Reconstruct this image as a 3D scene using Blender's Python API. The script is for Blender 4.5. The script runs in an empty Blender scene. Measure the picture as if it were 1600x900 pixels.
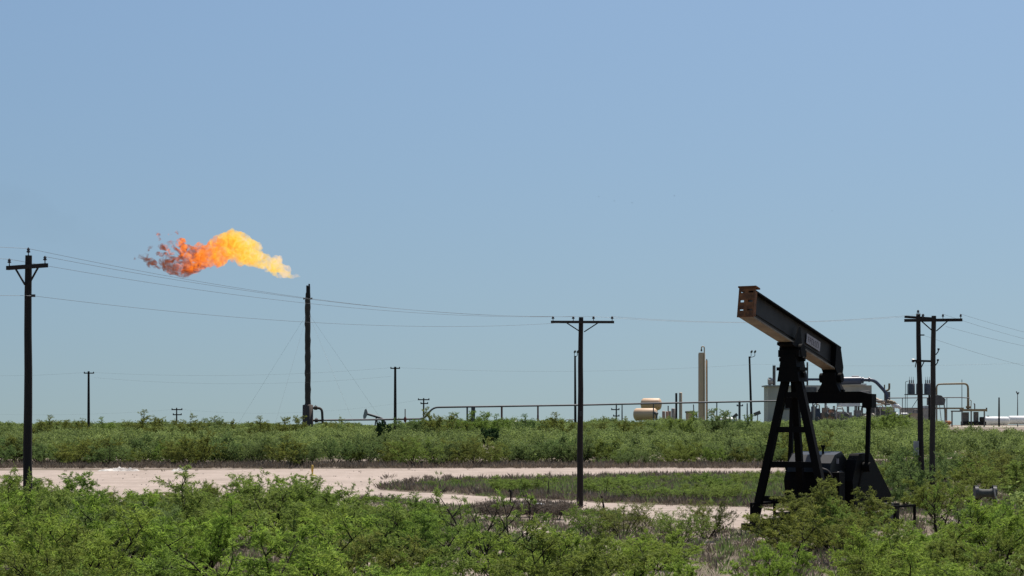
import bpy, math, random
import numpy as np
from mathutils import Vector, Matrix, noise

SC = bpy.context.scene
COL = SC.collection
rnd = random.Random(11)
F, YH, CX, H = 3000.0, 664.0, 800.0, 4.58          # focal length in photo pixels, eye level row, centre column, eye height


def ground_z(x, y):
    t = min(1.0, max(0.0, (y - 205.0) / 315.0))
    return 4.0 * t * t * (3 - 2 * t)


def at(px, py, d):
    return Vector(((px - CX) * d / F, d, H + (YH - py) * d / F))


def gnd(px, py):                                    # point of the flat near ground seen at that place
    d = H * F / (py - YH)
    return Vector(((px - CX) * d / F, d, 0.0))


# ------------------------------------------------------------------ materials
def principled(name):
    m = bpy.data.materials.new(name)
    m.use_nodes = True
    nt = m.node_tree
    return m, nt, nt.nodes['Principled BSDF']


def mat(name, a, b=None, rough=0.6, metal=0.0, scale=3.0, stretch=(1, 1, 1), bump=0.0, lo=0.35, hi=0.65, spec=0.4, detail=6):
    m, nt, p = principled(name)
    p.inputs['Roughness'].default_value = rough
    p.inputs['Metallic'].default_value = metal
    p.inputs['Specular IOR Level'].default_value = spec
    if b is None:
        b = tuple(min(1, c * 0.72) for c in a)
    tc = nt.nodes.new('ShaderNodeTexCoord')
    mp = nt.nodes.new('ShaderNodeMapping')
    mp.inputs['Scale'].default_value = stretch
    nz = nt.nodes.new('ShaderNodeTexNoise')
    nz.inputs['Scale'].default_value = scale
    nz.inputs['Detail'].default_value = detail
    nz.inputs['Roughness'].default_value = 0.65
    rp = nt.nodes.new('ShaderNodeValToRGB')
    rp.color_ramp.elements[0].position = lo
    rp.color_ramp.elements[0].color = (*a, 1)
    rp.color_ramp.elements[1].position = hi
    rp.color_ramp.elements[1].color = (*b, 1)
    L = nt.links.new
    L(tc.outputs['Object'], mp.inputs['Vector'])
    L(mp.outputs['Vector'], nz.inputs['Vector'])
    L(nz.outputs['Fac'], rp.inputs['Fac'])
    L(rp.outputs['Color'], p.inputs['Base Color'])
    if bump:
        bp = nt.nodes.new('ShaderNodeBump')
        bp.inputs['Strength'].default_value = bump
        bp.inputs['Distance'].default_value = 0.05
        L(nz.outputs['Fac'], bp.inputs['Height'])
        L(bp.outputs['Normal'], p.inputs['Normal'])
    return m


MT = {}
MT['pole_wood'] = mat('pole_wood', (0.026, 0.018, 0.014), (0.011, 0.009, 0.008), 0.9, scale=6, stretch=(4, 4, 0.25), bump=0.4)
MT['pole_grey'] = mat('pole_grey', (0.048, 0.039, 0.031), (0.022, 0.018, 0.015), 0.9, scale=6, stretch=(4, 4, 0.25), bump=0.4)
MT['black_steel'] = mat('black_steel', (0.0042, 0.0040, 0.0040), (0.0075, 0.0055, 0.0045), 0.68, scale=1.6, lo=0.4, hi=0.75, spec=0.07)
MT['beam_grey'] = mat('beam_grey', (0.026, 0.024, 0.023), (0.014, 0.0125, 0.0115), 0.6, scale=1.1, lo=0.38, hi=0.7, spec=0.2)
MT['flange_bounce'] = mat('flange_bounce', (0.25, 0.20, 0.14), (0.10, 0.072, 0.05), 0.7, scale=1.5, lo=0.3, hi=0.75)  # beige stands in for sunlight bounced off the ground onto the beam's underside
MT['rust'] = mat('rust', (0.22, 0.085, 0.028), (0.075, 0.032, 0.015), 0.85, scale=4, bump=0.3)
MT['gloss_black'] = mat('gloss_black', (0.006, 0.006, 0.006), (0.012, 0.011, 0.011), 0.42, scale=2, spec=0.3)
MT['plate_white'] = mat('plate_white', (0.36, 0.33, 0.33), (0.26, 0.235, 0.235), 0.6, scale=5)
MT['plate_mark'] = mat('plate_mark', (0.10, 0.08, 0.09), None, 0.7)
MT['porcelain'] = mat('porcelain', (0.035, 0.03, 0.03), None, 0.3)
MT['wire'] = mat('wire', (0.22, 0.225, 0.23), None, 0.5, metal=0.3)
MT['galv'] = mat('galv', (0.30, 0.30, 0.30), (0.2, 0.2, 0.2), 0.55, scale=4)
MT['dark_galv'] = mat('dark_galv', (0.085, 0.088, 0.095), (0.055, 0.056, 0.06), 0.6, scale=2)
MT['stack_brown'] = mat('stack_brown', (0.075, 0.054, 0.042), (0.036, 0.028, 0.024), 0.8, scale=0.7, stretch=(1, 1, 0.35), bump=0.2)
MT['soot'] = mat('soot', (0.012, 0.011, 0.011), (0.022, 0.018, 0.016), 0.9, scale=2)
MT['tan_paint'] = mat('tan_paint', (0.60, 0.395, 0.24), (0.50, 0.33, 0.20), 0.55, scale=0.35, lo=0.3, hi=0.8)
MT['tan_pale'] = mat('tan_pale', (0.50, 0.385, 0.27), (0.40, 0.31, 0.22), 0.6, scale=0.35, lo=0.3, hi=0.8)
MT['pinkish'] = mat('pinkish', (0.38, 0.25, 0.18), (0.29, 0.19, 0.14), 0.65, scale=0.5)
MT['white_paint'] = mat('white_paint', (0.66, 0.65, 0.63), (0.54, 0.53, 0.51), 0.45, scale=0.4)
MT['house_beige'] = mat('house_beige', (0.46, 0.41, 0.34), (0.37, 0.33, 0.27), 0.75, scale=0.3, stretch=(1, 1, 0.4))
MT['machine_grey'] = mat('machine_grey', (0.36, 0.335, 0.30), (0.22, 0.205, 0.185), 0.7, scale=0.8)
MT['machine_dark'] = mat('machine_dark', (0.065, 0.062, 0.060), (0.13, 0.12, 0.11), 0.65, scale=0.8)
MT['duct_blue'] = mat('duct_blue', (0.040, 0.052, 0.085), (0.058, 0.068, 0.10), 0.45, scale=0.6)
MT['pipe_bronze'] = mat('pipe_bronze', (0.22, 0.165, 0.085), (0.13, 0.10, 0.062), 0.6, scale=0.8)
MT['pipe_grey'] = mat('pipe_grey', (0.115, 0.108, 0.11), (0.075, 0.07, 0.072), 0.6, scale=0.5)
MT['rust_red'] = mat('rust_red', (0.20, 0.055, 0.04), (0.12, 0.04, 0.03), 0.7)
MT['orange'] = mat('orange', (0.42, 0.17, 0.06), (0.25, 0.11, 0.05), 0.8, scale=1)
MT['yellow'] = mat('yellow', (0.62, 0.40, 0.06), (0.45, 0.29, 0.06), 0.55, scale=4)
MT['bone'] = mat('bone', (0.56, 0.53, 0.48), (0.20, 0.17, 0.15), 0.9, scale=1.3, bump=0.3)
MT['pale_pipe'] = mat('pale_pipe', (0.50, 0.51, 0.52), (0.24, 0.235, 0.23), 0.6, scale=1.8, lo=0.42, hi=0.58)
MT['spool_grey'] = mat('spool_grey', (0.10, 0.098, 0.085), (0.05, 0.05, 0.044), 0.8, scale=3)
MT['bird'] = mat('bird', (0.03, 0.03, 0.035), None, 0.8)
MT['caliche'] = mat('caliche', (0.40, 0.33, 0.275), (0.28, 0.225, 0.185), 0.95, scale=1.2, bump=0.6, spec=0.1)
MT['gravel'] = mat('gravel', (0.42, 0.375, 0.30), (0.25, 0.23, 0.17), 0.95, scale=0.12, spec=0.1)
MT['bark'] = mat('bark', (0.012, 0.0095, 0.008), (0.026, 0.021, 0.018), 0.95, scale=9, stretch=(3, 3, 0.5), bump=0.5, spec=0.1)
MT['bark_dark'] = mat('bark_dark', (0.016, 0.013, 0.011), (0.032, 0.026, 0.022), 0.95, scale=9, bump=0.5, spec=0.1)


def ground_mat():
    m, nt, p = principled('desert_soil')
    p.inputs['Roughness'].default_value = 0.95
    p.inputs['Specular IOR Level'].default_value = 0.1
    tc = nt.nodes.new('ShaderNodeTexCoord')
    L = nt.links.new

    def nz(s, d=8, r=0.6):
        n = nt.nodes.new('ShaderNodeTexNoise')
        n.inputs['Scale'].default_value = s
        n.inputs['Detail'].default_value = d
        n.inputs['Roughness'].default_value = r
        L(tc.outputs['Object'], n.inputs['Vector'])
        return n

    def ramp(src, stops):
        r = nt.nodes.new('ShaderNodeValToRGB')
        e = r.color_ramp.elements
        while len(e) < len(stops):
            e.new(0.5)
        for q, (pos, c) in zip(e, stops):
            q.position = pos
            q.color = (*c, 1)
        L(src, r.inputs['Fac'])
        return r
    big, mid, fine = nz(0.11, 7, 0.62), nz(1.3, 7, 0.7), nz(9, 5, 0.7)
    a = ramp(mid.outputs['Fac'], [(0.3, (0.085, 0.068, 0.048)), (0.55, (0.15, 0.12, 0.09)), (0.75, (0.225, 0.18, 0.145))])
    b = ramp(fine.outputs['Fac'], [(0.3, (0.22, 0.175, 0.145)), (0.7, (0.34, 0.28, 0.235))])
    k = ramp(big.outputs['Fac'], [(0.50, (0, 0, 0)), (0.60, (1, 1, 1))])
    mx = nt.nodes.new('ShaderNodeMix')
    mx.data_type = 'RGBA'
    L(k.outputs['Color'], mx.inputs['Factor'])
    L(a.outputs['Color'], mx.inputs['A'])
    L(b.outputs['Color'], mx.inputs['B'])
    L(mx.outputs['Result'], p.inputs['Base Color'])
    bp = nt.nodes.new('ShaderNodeBump')
    bp.inputs['Strength'].default_value = 0.7
    bp.inputs['Distance'].default_value = 0.08
    L(mid.outputs['Fac'], bp.inputs['Height'])
    L(bp.outputs['Normal'], p.inputs['Normal'])
    return m


def pad_mat():
    m, nt, p = principled('caliche_pad')
    p.inputs['Roughness'].default_value = 0.95
    p.inputs['Specular IOR Level'].default_value = 0.1
    tc = nt.nodes.new('ShaderNodeTexCoord')
    L = nt.links.new
    mp = nt.nodes.new('ShaderNodeMapping')
    mp.inputs['Scale'].default_value = (0.35, 0.12, 1)
    L(tc.outputs['Object'], mp.inputs['Vector'])
    n1 = nt.nodes.new('ShaderNodeTexNoise')
    n1.inputs['Scale'].default_value = 0.9
    n1.inputs['Detail'].default_value = 9
    n1.inputs['Roughness'].default_value = 0.68
    L(mp.outputs['Vector'], n1.inputs['Vector'])
    n2 = nt.nodes.new('ShaderNodeTexNoise')
    n2.inputs['Scale'].default_value = 2.6
    n2.inputs['Detail'].default_value = 6
    n2.inputs['Roughness'].default_value = 0.75
    L(tc.outputs['Object'], n2.inputs['Vector'])
    ad = nt.nodes.new('ShaderNodeMath')
    ad.operation = 'ADD'
    L(n1.outputs['Fac'], ad.inputs[0])
    L(n2.outputs['Fac'], ad.inputs[1])
    hf = nt.nodes.new('ShaderNodeMath')
    hf.operation = 'MULTIPLY'
    hf.inputs[1].default_value = 0.3333
    mp3 = nt.nodes.new('ShaderNodeMapping')
    mp3.inputs['Scale'].default_value = (0.035, 0.75, 1)
    mp3.inputs['Rotation'].default_value = (0, 0, math.radians(4))
    L(tc.outputs['Object'], mp3.inputs['Vector'])
    n3 = nt.nodes.new('ShaderNodeTexNoise')           # wheel tracks and grader streaks
    n3.inputs['Scale'].default_value = 1.0
    n3.inputs['Detail'].default_value = 5
    n3.inputs['Distortion'].default_value = 0.4
    L(mp3.outputs['Vector'], n3.inputs['Vector'])
    a3 = nt.nodes.new('ShaderNodeMath')
    a3.operation = 'ADD'
    L(ad.outputs[0], a3.inputs[0])
    L(n3.outputs['Fac'], a3.inputs[1])
    L(a3.outputs[0], hf.inputs[0])
    r = nt.nodes.new('ShaderNodeValToRGB')
    e = r.color_ramp.elements
    e[0].position, e[0].color = 0.38, (0.215, 0.172, 0.140, 1)
    e[1].position, e[1].color = 0.62, (0.385, 0.312, 0.264, 1)
    L(hf.outputs[0], r.inputs['Fac'])
    L(r.outputs['Color'], p.inputs['Base Color'])
    return m


def leaf_mat(name, dark, light, warm, trans=0.35):
    """Leaf surface: each leaf carries its own 'tint' (0..1); each plant is a little warmer or cooler than the next."""
    m = bpy.data.materials.new(name)
    m.use_nodes = True
    nt = m.node_tree
    nt.nodes.clear()
    L = nt.links.new
    out = nt.nodes.new('ShaderNodeOutputMaterial')
    at_ = nt.nodes.new('ShaderNodeAttribute')
    at_.attribute_name = 'tint'
    oi = nt.nodes.new('ShaderNodeObjectInfo')
    mx = nt.nodes.new('ShaderNodeMix')
    mx.data_type = 'RGBA'
    mx.inputs['A'].default_value = (*dark, 1)
    mx.inputs['B'].default_value = (*light, 1)
    L(at_.outputs['Fac'], mx.inputs['Factor'])
    m2 = nt.nodes.new('ShaderNodeMix')
    m2.data_type = 'RGBA'
    m2.inputs['B'].default_value = (*warm, 1)
    mu = nt.nodes.new('ShaderNodeMath')
    mu.operation = 'MULTIPLY'
    mu.inputs[1].default_value = 0.75
    L(oi.outputs['Random'], mu.inputs[0])
    L(mu.outputs[0], m2.inputs['Factor'])
    L(mx.outputs['Result'], m2.inputs['A'])
    di = nt.nodes.new('ShaderNodeBsdfPrincipled')
    di.inputs['Roughness'].default_value = 0.7
    di.inputs['Specular IOR Level'].default_value = 0.12
    tr = nt.nodes.new('ShaderNodeBsdfTranslucent')
    ms = nt.nodes.new('ShaderNodeMixShader')
    ms.inputs[0].default_value = trans
    L(m2.outputs['Result'], di.inputs['Base Color'])
    L(m2.outputs['Result'], tr.inputs['Color'])
    L(di.outputs[0], ms.inputs[1])
    L(tr.outputs[0], ms.inputs[2])
    L(ms.outputs[0], out.inputs['Surface'])
    return m


MT['scrub'] = mat('scrub_cover', (0.060, 0.075, 0.026), (0.095, 0.105, 0.045), 0.95, scale=0.25, spec=0.05)
MT['ground'] = ground_mat()
MT['pad'] = pad_mat()
MT['leaf'] = leaf_mat('mesquite_leaf', (0.062, 0.108, 0.022), (0.245, 0.365, 0.062), (0.215, 0.262, 0.060), 0.45)
MT['leaf_bright'] = leaf_mat('bright_mesquite_leaf', (0.092, 0.155, 0.022), (0.290, 0.430, 0.062), (0.250, 0.315, 0.055), 0.47)
MT['leaf_cool'] = leaf_mat('cool_mesquite_leaf', (0.056, 0.096, 0.034), (0.200, 0.300, 0.082), (0.185, 0.230, 0.078), 0.43)
MT['leaf_yellow'] = leaf_mat('yellow_mesquite_leaf', (0.085, 0.120, 0.022), (0.225, 0.275, 0.050), (0.20, 0.24, 0.05), 0.42)
MT['leaf_olive'] = leaf_mat('olive_leaf', (0.060, 0.080, 0.017), (0.285, 0.310, 0.060), (0.175, 0.20, 0.05), 0.42)
MT['leaf_deep'] = leaf_mat('deep_leaf', (0.016, 0.045, 0.014), (0.040, 0.085, 0.024), (0.030, 0.065, 0.02), 0.25)
MT['leaf_far'] = leaf_mat('thicket_leaf', (0.070, 0.100, 0.030), (0.262, 0.335, 0.098), (0.15, 0.19, 0.05), 0.45)
MT['straw'] = leaf_mat('dry_stem', (0.085, 0.066, 0.050), (0.235, 0.195, 0.145), (0.17, 0.13, 0.105), 0.2)
MT['forb'] = leaf_mat('forb_leaf', (0.062, 0.115, 0.026), (0.170, 0.250, 0.058), (0.17, 0.21, 0.08), 0.42)

# ------------------------------------------------------------------ mesh building
ORG = {}


class MB:
    def __init__(s):
        s.v, s.f, s.sm = [], [], []

    def add(s, vs, fs, smooth=False):
        o = len(s.v)
        s.v.extend([tuple(q) for q in vs])
        for f in fs:
            s.f.append([i + o for i in f])
            s.sm.append(smooth)

    def box(s, c, size, rz=0.0):
        c = Vector(c)
        R = Matrix.Rotation(rz, 3, 'Z')
        x, y, z = [q / 2 for q in size]
        vs = [c + R @ Vector((a * x, b * y, e * z)) for e in (-1, 1) for b in (-1, 1) for a in (-1, 1)]
        s.add(vs, [(0, 2, 3, 1), (4, 5, 7, 6), (0, 1, 5, 4), (2, 6, 7, 3), (0, 4, 6, 2), (1, 3, 7, 5)])

    def bar(s, p0, p1, w, h=None, up=(0, 0, 1)):
        """Square bar; w across, h along 'up'."""
        h = h or w
        p0, p1 = Vector(p0), Vector(p1)
        t = (p1 - p0).normalized()
        u = Vector(up)
        if abs(t.dot(u)) > 0.98:
            u = Vector((0, 1, 0))
        a = t.cross(u).normalized() * w / 2
        b = a.cross(t).normalized() * h / 2
        vs = [p + i * a + j * b for p in (p0, p1) for j in (-1, 1) for i in (-1, 1)]
        s.add(vs, [(0, 1, 3, 2), (4, 6, 7, 5), (0, 4, 5, 1), (2, 3, 7, 6), (0, 2, 6, 4), (1, 5, 7, 3)])

    def tube(s, pts, r, n=8, caps=True):
        pts = [Vector(p) for p in pts]
        if not isinstance(r, (list, tuple)):
            r = [r] * len(pts)
        ref = None
        rings = []
        for i, p in enumerate(pts):
            t = (pts[min(i + 1, len(pts) - 1)] - pts[max(i - 1, 0)])
            t = t.normalized() if t.length > 1e-9 else Vector((0, 0, 1))
            if ref is None:
                ref = t.orthogonal().normalized()
            ref = (ref - t * ref.dot(t))
            ref = ref.normalized() if ref.length > 1e-6 else t.orthogonal().normalized()
            b = t.cross(ref)
            rings.append([p + (ref * math.cos(2 * math.pi * k / n) + b * math.sin(2 * math.pi * k / n)) * r[i] for k in range(n)])
        vs = [q for g in rings for q in g]
        fs = [(i * n + k, i * n + (k + 1) % n, (i + 1) * n + (k + 1) % n, (i + 1) * n + k) for i in range(len(pts) - 1) for k in range(n)]
        s.add(vs, fs, True)
        if caps:
            if r[0] > 1e-3:
                s.add(rings[0], [tuple(range(n))[::-1]])
            if r[-1] > 1e-3:
                s.add(rings[-1], [tuple(range(n))])

    def capsule(s, p0, p1, r, n=14, bulge=0.35):
        """A tank with dished ends."""
        p0, p1 = Vector(p0), Vector(p1)
        t = (p1 - p0).normalized()
        pts, rr = [], []
        for q in (0.0, 0.35, 0.65, 0.88, 1.0):
            pts.append(p0 - t * r * bulge * (1 - q ** 2) ** 0.5 if q < 1 else p0)
            rr.append(max(r * q, 1e-4))
        for q in (1.0, 0.88, 0.65, 0.35, 0.0):
            pts.append(p1 + t * r * bulge * (1 - q ** 2) ** 0.5 if q < 1 else p1)
            rr.append(max(r * q, 1e-4))
        s.tube(pts, rr, n, False)

    def prism(s, poly, o, a, b, c, t0, t1):
        """Polygon in the a/b plane through o, pulled from t0 to t1 along c."""
        o, a, b, c = Vector(o), Vector(a), Vector(b), Vector(c)
        n = len(poly)
        lo = [o + a * x + b * y + c * t0 for x, y in poly]
        hi = [o + a * x + b * y + c * t1 for x, y in poly]
        s.add(lo + hi, [tuple(range(n))[::-1], tuple(range(n, 2 * n))] + [(i, (i + 1) % n, n + (i + 1) % n, n + i) for i in range(n)])

    def build(s, name, m, parent=None, org=None):
        me = bpy.data.meshes.new(name)
        if parent is not None:
            o = ORG[parent.name]
        elif org is not None:
            o = Vector(org)
        else:
            A = np.array(s.v)
            o = Vector((float(A[:, 0].mean()), float(A[:, 1].mean()), float(A[:, 2].min())))
        me.from_pydata([(q[0] - o.x, q[1] - o.y, q[2] - o.z) for q in s.v], [], s.f)
        me.polygons.foreach_set('use_smooth', s.sm)
        me.materials.append(MT[m] if isinstance(m, str) else m)
        me.validate()
        import bmesh
        bm = bmesh.new()
        bm.from_mesh(me)
        bmesh.ops.recalc_face_normals(bm, faces=bm.faces)
        bm.to_mesh(me)
        bm.free()
        ob = bpy.data.objects.new(name, me)
        COL.objects.link(ob)
        if parent is not None:
            ob.parent = parent
        else:
            ob.location = o
        ORG[ob.name] = o
        return ob


def bend(pts, r, n=4):
    """Polyline with rounded corners."""
    out = [Vector(pts[0])]
    for a, c, e in zip(pts, pts[1:], pts[2:]):
        a, c, e = Vector(a), Vector(c), Vector(e)
        r1 = min(r, (a - c).length * .45, (e - c).length * .45)
        p0, p1 = c + (a - c).normalized() * r1, c + (e - c).normalized() * r1
        for i in range(n + 1):
            t = i / n
            out.append((1 - t) ** 2 * p0 + 2 * t * (1 - t) * c + t * t * p1)
    out.append(Vector(pts[-1]))
    return out


def tag(o, label, cat, group=None, kind=None):
    if label:
        o['label'] = label
    if cat:
        o['category'] = cat
    if group:
        o['group'] = group
    if kind:
        o['kind'] = kind
    return o


def thing(name, loc, label, cat, group=None):
    o = bpy.data.objects.new(name, None)
    COL.objects.link(o)
    o.location = loc
    o.empty_display_size = 0.3
    ORG[o.name] = Vector(loc)
    return tag(o, label, cat, group)


def structure(o):
    o['kind'] = 'structure'
    return o


def one(fn, name, m, parent=None):
    b = MB()
    fn(b)
    return b.build(name, m, parent)


# ------------------------------------------------------------------ camera, sun, sky
cam = bpy.data.cameras.new('camera')
cam.sensor_width = 36
cam.lens = 36 * F / 1600
cam.shift_y = (YH - 450) / 1600
cam.clip_start, cam.clip_end = 0.5, 30000
co = bpy.data.objects.new('camera', cam)
co.location = (0, 0, H)
co.rotation_euler = (math.radians(90), 0, 0)
COL.objects.link(co)
SC.camera = co

SUN_EL, SUN_AZ = 66.0, 28.0                        # azimuth clockwise from the view direction (+Y)
w = bpy.data.worlds.new('World')
SC.world = w
w.use_nodes = True
nt = w.node_tree
bg = nt.nodes['Background']
sky = nt.nodes.new('ShaderNodeTexSky')
sky.sky_type = 'NISHITA'
sky.sun_disc = False
sky.sun_elevation = math.radians(SUN_EL)
sky.sun_rotation = math.radians(SUN_AZ)
sky.altitude = 0
sky.air_density = 1.8
sky.dust_density = 2.2
sky.ozone_density = 9.0
tcw = nt.nodes.new('ShaderNodeTexCoord')
adw = nt.nodes.new('ShaderNodeVectorMath')         # hazy desert air: the pale band at the horizon lies lower than the model's
adw.operation = 'ADD'
adw.inputs[1].default_value = (0, 0, 0.13)
nt.links.new(tcw.outputs['Generated'], adw.inputs[0])
nt.links.new(adw.outputs[0], sky.inputs[0])
nt.links.new(sky.outputs[0], bg.inputs[0])
bg.inputs[1].default_value = 0.0590
sl = bpy.data.lights.new('sun', 'SUN')
sl.energy = 4.2
sl.angle = math.radians(0.53)
sl.color = (1.0, 0.95, 0.88)
so = bpy.data.objects.new('sun', sl)
COL.objects.link(so)
sd = Vector((math.sin(math.radians(SUN_AZ)) * math.cos(math.radians(SUN_EL)), math.cos(math.radians(SUN_AZ)) * math.cos(math.radians(SUN_EL)), math.sin(math.radians(SUN_EL))))
so.rotation_euler = sd.to_track_quat('Z', 'Y').to_euler()
so.location = (0, 0, 60)
SC.view_settings.view_transform = 'Standard'
SC.view_settings.look = 'None'
SC.view_settings.gamma = 1
SC.view_settings.exposure = 0.7
SC.cycles.max_bounces = 8
SC.cycles.transparent_max_bounces = 8
SC.cycles.volume_bounces = 0

# ------------------------------------------------------------------ ground, pad, roads
xs = sorted(set([-5000, -2500, -1200, -700] + list(range(-400, 401, 20)) + [700, 1200, 2500, 5000]))
ys = sorted(set([-60, -20] + list(range(0, 205, 15)) + list(range(205, 540, 9)) + [560, 620, 700, 850, 1100, 1500, 2200, 3500, 6000, 12000]))
gb = MB()
gb.add([(x, y, ground_z(x, y)) for y in ys for x in xs],
       [(j * len(xs) + i, j * len(xs) + i + 1, (j + 1) * len(xs) + i + 1, (j + 1) * len(xs) + i) for j in range(len(ys) - 1) for i in range(len(xs) - 1)], True)
structure(gb.build('ground', 'ground', None, (0, 0, 0)))


def sheet(name, px_poly, z, m):
    pts = []
    n = len(px_poly)
    r = random.Random(len(name) * 7)
    for i in range(n):                              # ragged outline
        p, q = gnd(*px_poly[i]), gnd(*px_poly[(i + 1) % n])
        k = max(1, int((q - p).length / 1.6))
        for j in range(k):
            t = p.lerp(q, j / k)
            if j:
                t = t + Vector((r.uniform(-.5, .5), r.uniform(-1.0, 1.0), 0))
            pts.append((t.x, t.y, z))
    b = MB()
    b.add(pts, [tuple(range(len(pts)))])
    return structure(b.build(name, m, None, (0, 0, z)))


PAD = [(-260, 736), (0, 736), (200, 735), (420, 733.5), (620, 732), (800, 731), (1000, 729.5), (1150, 729), (1290, 728.5), (1330, 733), (1200, 737.5),
       (1060, 742), (960, 745), (880, 748), (800, 750), (700, 753), (640, 756), (600, 761), (585, 770), (560, 781), (400, 790), (200, 792), (-260, 796)]
ROAD = [(540, 763.5), (585, 766), (660, 770), (740, 775), (840, 781), (960, 786.5), (1060, 790), (1170, 793), (1330, 797), (1340, 842), (1170, 832), (1090, 824), (1020, 814),
        (960, 802), (900, 799), (800, 794), (740, 792), (640, 782), (585, 779), (540, 775)]
sheet('gravel_pad', PAD, 0.004, 'pad')
sheet('access_road', ROAD, 0.008, 'pad')
yb = MB()
yp = [(122, 535), (230, 540), (420, 900), (210, 900)]
yb.add([(x, y, 4.012) for x, y in yp], [(0, 1, 2, 3)])
structure(yb.build('gravel_yard', 'gravel', None, (0, 0, 4.012)))


def mound(name, px, py, w_, h_, seed, label):
    p = gnd(px, py)
    b = MB()
    n, m = 28, 9
    vs, fs = [], []
    for j in range(m + 1):
        q = j / m
        for i in range(n):
            a = 2 * math.pi * i / n
            r = w_ * q * (1 + 0.25 * noise.noise(Vector((math.cos(a) * 1.3 + seed, math.sin(a) * 1.3, 0))))
            x, y = p.x + r * math.cos(a), p.y + r * 1.2 * math.sin(a)
            z = h_ * (1 - q * q) * (1 + 0.55 * noise.noise(Vector((x * 1.7, y * 1.7, seed)))) + 0.05 * noise.noise(Vector((x * 6, y * 6, seed))) * (1 - q)
            vs.append((x, y, max(z, 0) - 0.03))
    for j in range(m):
        for i in range(n):
            fs.append((j * n + i, j * n + (i + 1) % n, (j + 1) * n + (i + 1) % n, (j + 1) * n + i))
    b.add(vs, fs, True)
    tag(b.build(name, 'caliche'), label, 'dirt mound', 'pale dirt mounds in the brush')


fb_ = MB()                                          # scrub plain that carries on behind the thicket
fx, fy = list(range(-420, 421, 30)) + [460], list(range(365, 530, 11)) + [530, 560]
fx = [-4000, -1500] + [q_ for q_ in fx if q_ <= 117]
fy = fy + [700, 1100, 2000, 4000, 9000]
fb_.add([(min(x, 117 + max(0, y - 530) * .222), y, ground_z(x, y) + .02) for y in fy for x in fx],
        [(j * len(fx) + i, j * len(fx) + i + 1, (j + 1) * len(fx) + i + 1, (j + 1) * len(fx) + i) for j in range(len(fy) - 1) for i in range(len(fx) - 1)], True)
structure(fb_.build('scrub_plain', 'scrub', None, (0, 0, 0)))

mound('dirt_mound', 58, 856, 1.3, 0.55, 1, 'pale lumpy caliche mound among bushes near the leftmost utility pole')
mound('dirt_mound', 240, 858, 1.2, 0.35, 2, 'low pale caliche patch between bushes right of the leftmost utility pole')
mound('dirt_mound', 845, 838, 1.3, 0.32, 3, 'pale dirt mound in the clearing below the bent pipe')
mound('dirt_mound', 880, 856, 0.9, 0.18, 4, 'small flat pale dirt patch beside a black stick in the clearing')
mound('dirt_mound', 960, 886, 1.5, 0.12, 5, 'stony pale patch of ground at the bottom edge below the middle pole')

# ------------------------------------------------------------------ utility poles
def insulator(name, p, t, tall=0.30, r=0.085, m='porcelain'):
    b = MB()
    p = Vector(p)
    b.tube([p, p + Vector((0, 0, tall * 0.4))], 0.02, 6)
    z = [0.38, 0.45, 0.55, 0.62, 0.72, 0.80, 0.92, 1.0]
    rr = [0.4, 1.0, 0.9, 0.5, 0.85, 0.7, 0.45, 0.2]
    b.tube([p + Vector((0, 0, tall * q)) for q in z], [r * q for q in rr], 10)
    return b.build(name, m, t)


def pole_shaft(t, base, top, r0, r1, m, lean=(0, 0)):
    b = MB()
    n = 8
    pts = [Vector((base.x + (top.x - base.x) * i / n + 0.012 * math.sin(i * 1.7), base.y + (top.y - base.y) * i / n, base.z - 0.15 + (top.z - base.z + 0.15) * i / n)) for i in range(n + 1)]
    b.tube(pts, [r0 + (r1 - r0) * i / n for i in range(n + 1)], 14)
    return b.build('pole', m, t)


def arm(t, a, b_, m='pole_wood', w_=0.11, h_=0.14, name='crossarm'):
    q = MB()
    q.bar(a, b_, w_, h_)
    return q.build(name, m, t)


def braces(t, c, half, drop, off=Vector((0, 0, 0)), ax=Vector((1, 0, 0))):
    for s in (-1, 1):
        b = MB()
        b.bar(Vector(c) + ax * half * s + off, Vector(c) + Vector((0, 0, -drop)) + ax * 0.1 * s + off, 0.035, 0.06)
        b.build('brace', 'pole_wood', t)


WIRES = []


def wire(a, b_, sag, label, r=0.0062, group='overhead power lines', m='wire', n=24):
    a, b_ = Vector(a), Vector(b_)
    q = MB()
    q.tube([a.lerp(b_, i / n) - Vector((0, 0, 4 * sag * (i / n) * (1 - i / n))) for i in range(n + 1)], r, 5)
    o = q.build('power_line', m, None)
    tag(o, label, 'power line', group)
    return o


# leftmost pole, its crossarm seen partly end on
d1 = 66.5
P1 = Vector(((43 - CX) * d1 / F, d1, 0))
T1 = Vector((P1.x + 0.03, d1, 10.45))
t1 = thing('utility_pole', P1, 'tall dark wooden utility pole with one crossarm standing in bushes at the far left', 'utility pole', 'main line utility poles')
pole_shaft(t1, P1, T1, 0.17, 0.115, 'pole_wood')
ax1 = Vector((0.82, -0.57, 0)).normalized()
c1 = Vector((T1.x, d1 - 0.16, 10.05))
arm(t1, c1 - ax1 * 1.03, c1 + ax1 * 1.0)
braces(t1, c1, 0.62, 0.62, Vector((0, -0.05, 0)), ax1)
I1 = [c1 - ax1 * 0.92 + Vector((0, 0, .07)), c1 + ax1 * 0.9 + Vector((0, 0, .07)), T1 + Vector((0, 0, -0.02))]
for q in I1[:2]:
    insulator('insulator', q, t1, 0.26, 0.07)
insulator('insulator', I1[2], t1, 0.30, 0.07)
N1 = at(50.5, 462, d1 - 0.2)
b = MB()
b.bar(N1 + Vector((-0.12, 0, 0)), N1 + Vector((0.1, 0, 0)), 0.07, 0.09)
b.build('wire_clamp', 'porcelain', t1)

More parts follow.
